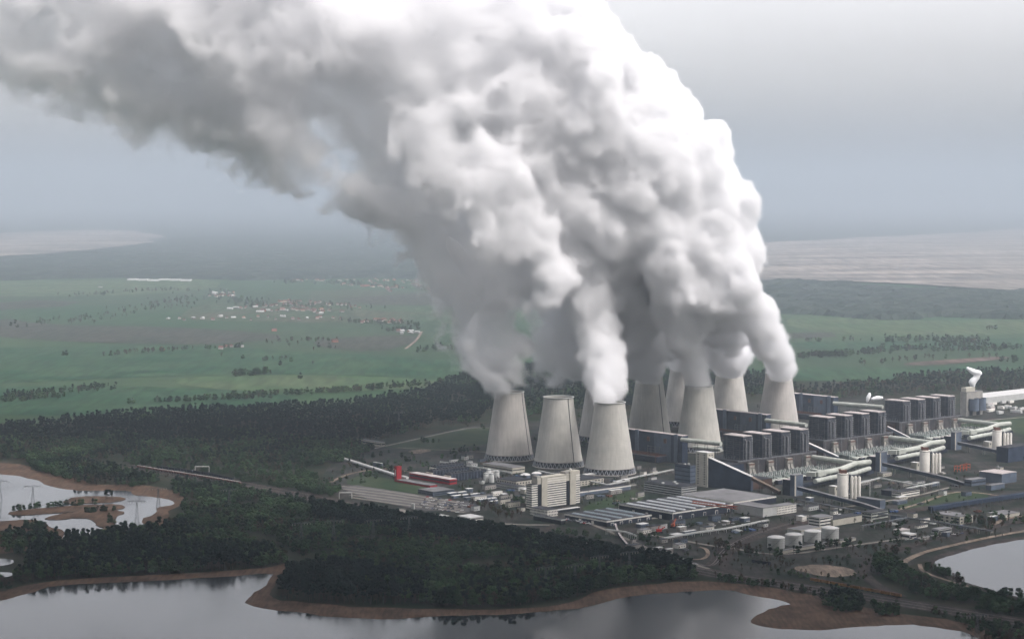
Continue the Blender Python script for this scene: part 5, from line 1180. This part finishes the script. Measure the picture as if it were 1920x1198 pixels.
# the 300 that show largest of each kind stand alone; the rest is a wood
def stand(kind):
    name, leafm, label, cat, group = KINDS[kind]
    A = np.array(PTS[kind]); size = A[:, 2] / A[:, 1]
    px = np.abs(A[:, 0] / A[:, 1]) * F < 955; pv = (H / A[:, 1]) * F + YH < 1192
    order = np.argsort(-(size * (px & pv))); top = order[:300]; rest = order[300:]
    protos = []
    for i, mb in enumerate(TM[kind]):
        protos.append(mb.build(name, ['bark', leafm]))
    for n, j in enumerate(top):
        o = protos[n] if n < 3 else protos[n % 3].copy()
        if n >= 3: COL.objects.link(o)
        x, y, s = A[j]; o.location = (x, y, .9); o.rotation_euler = (0, 0, random.uniform(0, 6.28)); o.scale = (s * random.uniform(.9, 1.15), s * random.uniform(.9, 1.15), s)
        tag(o, label, cat, group)
    B = A[rest]
    me = bpy.data.meshes.new(name + '_wood'); me.from_pydata([(x, y, .9) for x, y, s in B], [], [])
    a = me.attributes.new('size', 'FLOAT', 'POINT'); a.data.foreach_set('value', B[:, 2].astype(np.float32))
    a = me.attributes.new('turn', 'FLOAT', 'POINT'); a.data.foreach_set('value', RNG.uniform(0, 6.28, len(B)).astype(np.float32))
    a = me.attributes.new('pick', 'INT', 'POINT'); a.data.foreach_set('value', RNG.integers(0, 3, len(B)).astype(np.int32))
    ob = bpy.data.objects.new({'pine': 'pine_wood', 'broad': 'deciduous_wood', 'bare': 'leafless_scrub'}[kind], me); COL.objects.link(ob)
    tag(ob, {'pine': 'dark pine woods stretching behind the lake and the plant', 'broad': 'fresh green woods, hedges and scrub round the plant', 'bare': 'brown leafless scrub and hedges round the plant'}[kind], 'wood', None, 'stuff')
    ng = bpy.data.node_groups.new(name + '_scatter', 'GeometryNodeTree'); ng.interface.new_socket('Geometry', in_out='INPUT', socket_type='NodeSocketGeometry'); ng.interface.new_socket('Geometry', in_out='OUTPUT', socket_type='NodeSocketGeometry')
    n = ng.nodes; l = ng.links.new
    gi = n.new('NodeGroupInput'); go = n.new('NodeGroupOutput'); iop = n.new('GeometryNodeInstanceOnPoints'); jn = n.new('GeometryNodeJoinGeometry')
    for p in protos:
        oi = n.new('GeometryNodeObjectInfo'); oi.inputs['Object'].default_value = p; oi.inputs['As Instance'].default_value = True; l(oi.outputs['Geometry'], jn.inputs[0])
    def attr(nm, t):
        q = n.new('GeometryNodeInputNamedAttribute'); q.data_type = t; q.inputs['Name'].default_value = nm; return q.outputs['Attribute']
    iop.inputs['Pick Instance'].default_value = True
    cr = n.new('ShaderNodeCombineXYZ'); l(attr('turn', 'FLOAT'), cr.inputs[2])
    l(gi.outputs[0], iop.inputs['Points']); l(jn.outputs[0], iop.inputs['Instance']); l(attr('pick', 'INT'), iop.inputs['Instance Index'])
    l(cr.outputs[0], iop.inputs['Rotation']); l(attr('size', 'FLOAT'), iop.inputs['Scale']); l(iop.outputs[0], go.inputs[0])
    ob.modifiers.new('scatter', 'NODES').node_group = ng
    print(kind, len(A))
for k in KINDS: stand(k)

# far woods: bumpy canopies with real thickness
def canopy(name, px, label, m, cell, h, seed):
    P = smooth_loop([at(*q) for q in px], 1, 0); xs = [p.x for p in P]; ys = [p.y for p in P]
    nx = int((max(xs) - min(xs)) / cell) + 1; ny = int((max(ys) - min(ys)) / cell / 1.6) + 1
    X, Y = np.meshgrid(np.linspace(min(xs), max(xs), nx), np.linspace(min(ys), max(ys), ny), indexing='ij')
    X = X + RNG.uniform(-.4, .4, X.shape) * cell; Y = Y + RNG.uniform(-.4, .4, Y.shape) * cell
    k = inside(P, X.ravel() + lump(X.ravel(), Y.ravel(), 500, seed) * 40, Y.ravel() + lump(X.ravel(), Y.ravel(), 700, seed + 1) * 60).reshape(X.shape)
    Z = np.where(k, h * (.75 + RNG.uniform(-.3, .35, X.shape) + .1 * lump(X.ravel(), Y.ravel(), 300, seed + 2).reshape(X.shape)), -2.0)
    V = np.stack([X, Y, Z], -1).reshape(-1, 3); idx = np.arange(nx * ny).reshape(nx, ny)
    q = np.stack([idx[:-1, :-1], idx[1:, :-1], idx[1:, 1:], idx[:-1, 1:]], -1).reshape(-1, 4); kk = k.ravel(); q = q[kk[q].any(1)]
    me = bpy.data.meshes.new(name); me.from_pydata(V.tolist(), [], q.tolist()); me.materials.append(M[m])
    o = bpy.data.objects.new(name, me); COL.objects.link(o); tag(o, label, 'forest', None, 'stuff')
canopy('far_forest', [(-250, 498), (0, 484), (150, 476), (280, 462), (330, 447), (600, 440), (900, 440), (1000, 500), (860, 524), (700, 520), (500, 526), (300, 520), (100, 524), (-250, 528)], 'broad blue green forest belt between the meadows and the open pit', 'canopy', 42, 20, 1)
canopy('far_forest', [(1400, 531), (1480, 529), (1560, 532), (1700, 545), (1860, 547), (2150, 556), (2150, 604), (1900, 598), (1760, 596), (1740, 599), (1640, 600), (1560, 592), (1480, 588), (1400, 585)], 'dark forest belt between the pit and the meadows behind the boiler houses', 'canopy', 26, 20, 4)

# ------------------------------------------------------------------ steam
def lattice(shape, origin, vox, lam, seed):
    r = np.random.default_rng(seed); mats = []; ns = []
    for k in range(3):
        p = np.arange(shape[k]) * vox / lam; n = int(p[-1]) + 4; i = p.astype(int); t = p - i
        w = np.zeros((shape[k], n), np.float32); a = np.arange(shape[k])
        w[a, i] = (1 - t) ** 3 / 6; w[a, i + 1] = (3 * t ** 3 - 6 * t ** 2 + 4) / 6; w[a, i + 2] = (-3 * t ** 3 + 3 * t ** 2 + 3 * t + 1) / 6; w[a, i + 3] = t ** 3 / 6
        mats.append(w); ns.append(n)
    g = r.normal(size=ns).astype(np.float32)
    g = np.tensordot(mats[2], g, (1, 2)); g = np.tensordot(mats[1], g, (1, 2)); g = np.tensordot(mats[0], g, (1, 2))   # -> x, y, z
    return g / g.std()
def smooth01(x): x = np.clip(x, 0, 1); return x * x * (3 - 2 * x)
def AMPF(lo, shape, vox):
    x = lo[0] + np.arange(shape[0]) * vox; k = smooth01((x + 120) / 430)
    return (.32 + .68 * k).astype(np.float32)[:, None, None]
def steam_object(name, label, lo, hi, vox, plumes, core_depth, dens, soft_fn, amp, cat='steam', lams=(150, 80, 43, 23, 12.5), zfade=None):
    big = name == 'steam_plume'; lo = np.array(lo, float); shape = [int((hi[k] - lo[k]) / vox) + 1 for k in range(3)]
    cs = 2 * vox; csh = [s // 2 + 2 for s in shape]
    G = np.meshgrid(*[lo[k] + np.arange(csh[k]) * cs for k in range(3)], indexing='ij', sparse=True)
    sdf = np.full(csh, 80.0, np.float32); rad = np.full(csh, 40.0, np.float32)
    for nodes in plumes:
        N_ = np.array(nodes, float); t = np.linspace(0, len(N_) - 1, 16 * len(N_)); Q = np.stack([np.interp(t, np.arange(len(N_)), N_[:, k]) for k in range(4)], 1)
        for x, y, z, r in Q:
            sl_ = []
            for k, c in enumerate((x, y, z)):
                a = int(max(0, (c - r - 80 - lo[k]) / cs)); b = int(min(csh[k], (c + r + 80 - lo[k]) / cs + 2)); sl_.append(slice(a, max(a, b)))
            sl_ = tuple(sl_)
            d = np.sqrt((G[0][sl_[0]] - x) ** 2 + (G[1][:, sl_[1]] - y) ** 2 + (G[2][:, :, sl_[2]] - z) ** 2) - r
            w = sdf[sl_]; m = d < w; w[m] = d[m]; q = rad[sl_]; q[m] = r
    def up(c):
        for k in range(3):
            p = np.arange(shape[k]) / 2.0; i = p.astype(int); t = (p - i).astype(np.float32); sh = [1, 1, 1]; sh[k] = -1; t = t.reshape(sh)
            c = np.take(c, i, k) * (1 - t) + np.take(c, i + 1, k) * t
        return c.astype(np.float32)
    for _ in range(2):                                   # soften the joins of the puffs
        for k in range(3): rad = (np.roll(rad, 1, k) + rad + np.roll(rad, -1, k)) / 3
    sdf = up(sdf); rad = up(rad); calm = sdf.copy(); rs = np.clip(rad / 75, .4, 1) if big else 1.0
    for j, lam in enumerate(lams):
        b = lattice(shape, lo, vox, lam, 350 + j); w = smooth01(rad * 1.6 / lam - .35)
        nb = (b * .45 if j == 0 else np.abs(b) - .8) * rs
        if j < 2: calm -= .5 * amp * lam * w * nb
        if False: nb = b * .45
        sdf -= (amp * ((.8, .9, 1.0, 1.15, 1.3)[j] if big else 1.0) * lam * w * (AMPF(lo, shape, vox) if big else 1.0)) * nb
    X = (lo[0] + np.arange(shape[0]) * vox)[:, None, None]; Y = (lo[1] + np.arange(shape[1]) * vox)[None, :, None]; Zc = (lo[2] + np.arange(shape[2]) * vox)[None, None, :]
    soft, strength = soft_fn(X, Y, Zc)
    depth = (-sdf).astype(np.float32)
    er = 0
    for j, (lam, w) in enumerate(((64, .5), (30, .35), (15, .25))):
        er = er + w * np.abs(lattice(shape, lo, vox, lam, 71 + j))
    wdepth = depth - (er - .45) * np.clip(soft - 8, 0, 60) * .8 - ((er - .62) * 38 * np.clip(1.15 - strength, 0, 1) * 2.2 if big else 0)
    wis = lattice(shape, lo, vox, 55, 91) * .6 + lattice(shape, lo, vox, 24, 92) * .4
    D_ = smooth01(wdepth / (soft * .75)) * strength * dens
    if big: D_ *= 1 - .6 * smooth01((wdepth - 12) / 22)
    D_ *= np.clip(1 + .9 * wis * np.clip(1 - depth / (soft * 1.3), 0, 1), 0, 3)
    D_[[0, -1]] = 0; D_[:, [0, -1]] = 0; D_[:, :, [0, -1]] = 0
    if zfade: D_ *= smooth01((zfade - Zc) / 40)
    depth = (-calm).astype(np.float32) - (soft - 8) * 1.5 
    depth[[0, -1]] = -50; depth[:, [0, -1]] = -50; depth[:, :, [0, -1]] = -50
    n = D_.size; print(name, shape, n)
    me = bpy.data.meshes.new(name); me.vertices.add(n)
    for nm, arr in (('dens', D_), ('depth', depth)):
        a = me.attributes.new(nm, 'FLOAT', 'POINT'); a.data.foreach_set('value', np.ascontiguousarray(arr.transpose(2, 1, 0)).astype(np.float32).ravel())
    me.materials.append(M['steamcore']); me.materials.append(M['steam'])
    ob = bpy.data.objects.new(name, me); COL.objects.link(ob); tag(ob, label, cat)
    grid_nodes(ob, name, lo, shape, vox, core_depth)
    veil = bpy.data.objects.new('vapour_veil', me); COL.objects.link(veil); veil.parent = ob
    grid_nodes(veil, name + '_veil', lo, shape, vox, None)
    return ob
def grid_nodes(ob, name, lo, shape, vox, core_depth):
    ng = bpy.data.node_groups.new(name + '_grid', 'GeometryNodeTree'); ng.interface.new_socket('Geometry', in_out='INPUT', socket_type='NodeSocketGeometry'); ng.interface.new_socket('Geometry', in_out='OUTPUT', socket_type='NodeSocketGeometry')
    N = ng.nodes; l = ng.links.new
    gi = N.new('NodeGroupInput'); go = N.new('NodeGroupOutput'); jn = N.new('GeometryNodeJoinGeometry')
    pos = N.new('GeometryNodeInputPosition'); sx = N.new('ShaderNodeSeparateXYZ'); l(pos.outputs[0], sx.inputs[0])
    idx = []
    for k in range(3):
        a = N.new('ShaderNodeMath'); a.operation = 'SUBTRACT'; a.inputs[1].default_value = lo[k]; l(sx.outputs[k], a.inputs[0])
        b = N.new('ShaderNodeMath'); b.operation = 'DIVIDE'; b.inputs[1].default_value = vox; l(a.outputs[0], b.inputs[0])
        c = N.new('ShaderNodeMath'); c.operation = 'ROUND'; l(b.outputs[0], c.inputs[0])
        d = N.new('ShaderNodeClamp'); d.inputs['Max'].default_value = shape[k] - 1; l(c.outputs[0], d.inputs[0]); idx.append(d.outputs[0])
    m1 = N.new('ShaderNodeMath'); m1.operation = 'MULTIPLY_ADD'; m1.inputs[1].default_value = shape[1]; l(idx[2], m1.inputs[0]); l(idx[1], m1.inputs[2])
    m2 = N.new('ShaderNodeMath'); m2.operation = 'MULTIPLY_ADD'; m2.inputs[1].default_value = shape[0]; l(m1.outputs[0], m2.inputs[0]); l(idx[0], m2.inputs[2])
    def grid(attr, res, bgv):
        na = N.new('GeometryNodeInputNamedAttribute'); na.data_type = 'FLOAT'; na.inputs['Name'].default_value = attr
        si = N.new('GeometryNodeSampleIndex'); si.data_type = 'FLOAT'; si.domain = 'POINT'
        l(gi.outputs[0], si.inputs['Geometry']); l(na.outputs['Attribute'], si.inputs['Value']); l(m2.outputs[0], si.inputs['Index'])
        vc = N.new('GeometryNodeVolumeCube'); l(si.outputs[0], vc.inputs['Density']); vc.inputs['Background'].default_value = bgv
        vc.inputs['Min'].default_value = lo; vc.inputs['Max'].default_value = [lo[k] + (shape[k] - 1) * vox for k in range(3)]
        for k, q in enumerate('XYZ'): vc.inputs['Resolution ' + q].default_value = max(2, shape[k] // res)
        return vc.outputs[0]
    if core_depth is None:
        sm = N.new('GeometryNodeSetMaterial'); sm.inputs['Material'].default_value = M['steam']; l(grid('dens', 1, 0.0), sm.inputs['Geometry']); l(sm.outputs[0], jn.inputs[0])
    else:
        v2 = N.new('GeometryNodeVolumeToMesh'); v2.inputs['Threshold'].default_value = core_depth; l(grid('depth', 2, -50.0), v2.inputs['Volume'])
        ss = N.new('GeometryNodeSetShadeSmooth'); l(v2.outputs[0], ss.inputs['Geometry'])
        s2 = N.new('GeometryNodeSetMaterial'); s2.inputs['Material'].default_value = M['steamcore']; l(ss.outputs[0], s2.inputs['Geometry']); l(s2.outputs[0], jn.inputs[0])
    l(jn.outputs[0], go.inputs[0])
    ob.modifiers.new('grid', 'NODES').node_group = ng
    return ob
def steam_mats():
    m = bpy.data.materials.new('steam'); m.use_nodes = True; n = m.node_tree.nodes; n.clear()
    o = n.new('ShaderNodeOutputMaterial'); v = n.new('ShaderNodeVolumePrincipled'); v.inputs['Color'].default_value = (.978, .98, .984, 1); v.inputs['Anisotropy'].default_value = .15
    v.inputs['Density'].default_value = 1.0; v.inputs['Density Attribute'].default_value = 'density'
    m.node_tree.links.new(v.outputs[0], o.inputs['Volume']); M['steam'] = m
    c = bpy.data.materials.new('steam_core'); c.use_nodes = True; b = c.node_tree.nodes['Principled BSDF']; b.inputs['Base Color'].default_value = (.93, .935, .94, 1); b.inputs['Roughness'].default_value = 1; b.inputs['Specular IOR Level'].default_value = 0
    M['steamcore'] = c
steam_mats()
def path(i, pts):
    """picture column, row, radius in picture units -> places, drifting at the tower's own distance"""
    Y = TPOS[i].y; out = [(TPOS[i].x, Y, 103, 23), (TPOS[i].x, Y, 110, 23.4), (TPOS[i].x - 1, Y, 118, 25)]
    for k, (x, y, r) in enumerate(pts):
        Yk = Y + (3300 - Y) * min(1, (k + 1) / 5.0)
        q = at_depth(x, y, Yk); out.append((q.x, q.y, q.z, r * Yk / F))
    return out
PL = [path(0, [(951, 730, 38), (942, 714, 56), (934, 692, 72), (928, 645, 84), (915, 585, 98), (885, 510, 100), (825, 425, 90), (740, 345, 92), (600, 262, 105), (430, 190, 118), (200, 95, 130), (0, 45, 135), (-150, 0, 140)]),
      path(2, [(1108, 690, 32), (1074, 650, 54), (1038, 590, 76), (990, 520, 95), (950, 420, 90), (850, 330, 110), (700, 245, 135), (480, 150, 145), (200, 50, 150), (0, 0, 150)]),
      path(3, [(1139, 738, 29), (1130, 715, 42), (1119, 680, 58), (1107, 630, 76), (1092, 560, 94), (1060, 460, 110), (980, 350, 135), (840, 240, 150), (640, 120, 160), (380, 20, 170), (100, -60, 170)]),
      path(4, [(1213, 693, 33), (1203, 655, 50), (1190, 590, 76), (1165, 510, 88), (1120, 410, 120), (1020, 300, 145), (860, 180, 160), (620, 60, 170), (350, -40, 170)]),
      path(5, [(1272, 655, 40), (1260, 600, 62), (1240, 520, 86), (1195, 420, 110), (1110, 310, 140), (960, 190, 155), (740, 80, 165)]),
      path(6, [(1308, 708, 31), (1301, 675, 40), (1292, 640, 50), (1286, 595, 64), (1275, 530, 82), (1245, 440, 105), (1180, 330, 138), (1060, 215, 155), (860, 100, 165), (600, 10, 170)]),
      path(7, [(1366, 678, 36), (1366, 655, 46), (1366, 620, 60), (1362, 575, 72), (1350, 510, 84), (1320, 420, 100), (1250, 320, 125), (1130, 220, 140), (960, 100, 155), (760, 0, 165)]),
      path(8, [(1457, 690, 32), (1451, 668, 35), (1442, 645, 39), (1420, 600, 46), (1385, 550, 56), (1365, 470, 70), (1340, 380, 82), (1260, 290, 98), (1165, 200, 105), (1075, 130, 110), (960, 40, 120), (800, -40, 130)])]
def free_path(pts, Y): return [(*at_depth(x, y, Y), r * Y / F) for x, y, r in pts]
PL += [free_path([(1010, 150, 90), (900, 30, 130), (650, -55, 160), (350, -75, 175), (100, -80, 175), (-160, -80, 175)], 3330),
       free_path([(800, 400, 60), (680, 325, 75), (540, 268, 90), (400, 205, 100), (230, 140, 105), (40, 90, 110), (-150, 60, 110)], 3400),
       free_path([(1042, 702, 20), (1024, 655, 42), (1000, 595, 60), (975, 530, 78), (930, 450, 90)], 3380),
       free_path([(1030, 520, 60), (985, 440, 80), (910, 350, 90), (800, 275, 90)], 3170),
       free_path([(780, 275, 50), (838, 235, 75), (900, 200, 90)], 3290),
       free_path([(1080, 160, 80), (1010, 60, 105), (900, -30, 130), (700, -100, 150)], 3480)]
def soft_main(X, Y, Z):
    px = X / Y * F + 960
    k = smooth01((px - 760) / 420)                       # crisp on the sunlit side, loose and torn downwind
    soft = 95 * (1 - k) + 9 * k
    low = smooth01((1045 - px) / 110) * smooth01((520 - Z) / 170)      # the thin first plume
    soft = soft * (1 - low) + 26 * low
    strength = (1 - .3 * low) * (.85 + .15 * k)
    return soft.astype(np.float32), strength.astype(np.float32)
steam_object('steam_plume', 'huge billowing white and grey steam plume rising from the cooling towers', (-860, 2985, 100), (540, 3830, 984), 4.0, PL, 46.0, 0.13, soft_main, 0.25, zfade=980)
def soft_small(X, Y, Z): return np.full(np.broadcast(X, Y, Z).shape, 5, np.float32), np.ones(np.broadcast(X, Y, Z).shape, np.float32)
def puff(label, pts, vox=1.0, dens=.12):
    Y = at(pts[0][0], 760).y
    nodes = [(*at_depth(x, y, Y), r * Y / F) for x, y, r in pts]
    nodes = [(x, y, z, r * .8) for x, y, z, r in nodes]; A = np.array(nodes); lo = A[:, :3].min(0) - 16; hi = A[:, :3].max(0) + 16
    steam_object('steam_puff', label, lo, hi, vox, [nodes], 3.0, dens, soft_small, .3, lams=(14, 8, 4))
puff('small white steam puff curling above the absorber building', [(1824, 724, 4), (1823, 717, 7), (1830, 708, 6), (1834, 700, 6), (1825, 697, 5), (1814, 690, 2)])
puff('faint white steam wisp behind the pale pipe at the middle boiler house', [(1626, 752, 2), (1628, 745, 4), (1631, 738, 2)])
puff('flat white steam wisp beside the row of distant boiler towers', [(1636, 748, 2.5), (1645, 746, 3.5), (1654, 746, 2)])
# ------------------------------------------------------------------ added cloudlike deck, out of view, to shade the lake and near woods
def added_shade_deck():
    nx, ny = 130, 70
    X, Y = np.meshgrid(np.linspace(-9000, 9000, nx), np.linspace(-5000, 3400, ny), indexing='ij')
    e = 2230 + 130 * lump(X.ravel(), np.zeros(X.size), 1500, 3).reshape(X.shape) - np.clip(X - 300, 0, 1500) * .35
    k = smooth01((e - Y) / 450) * smooth01((Y + 5000) / 400) * smooth01((9000 - np.abs(X)) / 500)
    T = k * (240 + 90 * lump(X.ravel(), Y.ravel(), 600, 8).reshape(X.shape))
    k = T > 25
    top = np.stack([X, Y, 1420 + np.maximum(T, 2)], -1).reshape(-1, 3); bot = np.stack([X, Y, 1420 - .35 * np.maximum(T, 2)], -1).reshape(-1, 3)
    idx = np.arange(nx * ny).reshape(nx, ny); q = np.stack([idx[:-1, :-1], idx[1:, :-1], idx[1:, 1:], idx[:-1, 1:]], -1).reshape(-1, 4); q = q[k.ravel()[q].any(1)]
    me = bpy.data.meshes.new('added_shade_deck'); me.from_pydata(top.tolist() + bot.tolist(), [], q.tolist() + (q[:, ::-1] + nx * ny).tolist())
    me.polygons.foreach_set('use_smooth', [True] * len(me.polygons))
    m = bpy.data.materials.new('shade_cloud'); m.use_nodes = True; n = m.node_tree.nodes; n.clear(); l = m.node_tree.links.new
    o = n.new('ShaderNodeOutputMaterial'); mx = n.new('ShaderNodeMixShader'); d = n.new('ShaderNodeBsdfDiffuse'); t = n.new('ShaderNodeBsdfTranslucent')
    d.inputs[0].default_value = (.8, .8, .8, 1); t.inputs[0].default_value = (.9, .9, .9, 1); mx.inputs[0].default_value = .2
    l(d.outputs[0], mx.inputs[1]); l(t.outputs[0], mx.inputs[2]); l(mx.outputs[0], o.inputs[0]); me.materials.append(m)
    ob = bpy.data.objects.new('added_shade_deck', me); COL.objects.link(ob); tag(ob, kind='structure')
added_shade_deck()
# ------------------------------------------------------------------ haze
hz = MB().box(-90000, 90000, -6000, 120000, -1.5, 1100).build('haze', [])
hm = bpy.data.materials.new('haze_air'); hm.use_nodes = True; n = hm.node_tree.nodes; n.clear()
o = n.new('ShaderNodeOutputMaterial'); v = n.new('ShaderNodeVolumePrincipled'); v.inputs['Color'].default_value = (.50, .568, .64, 1); v.inputs['Anisotropy'].default_value = 0
v.inputs['Density'].default_value = 8e-5
hm.node_tree.links.new(v.outputs[0], o.inputs['Volume']); hz.data.materials.append(hm); tag(hz, kind='stuff')
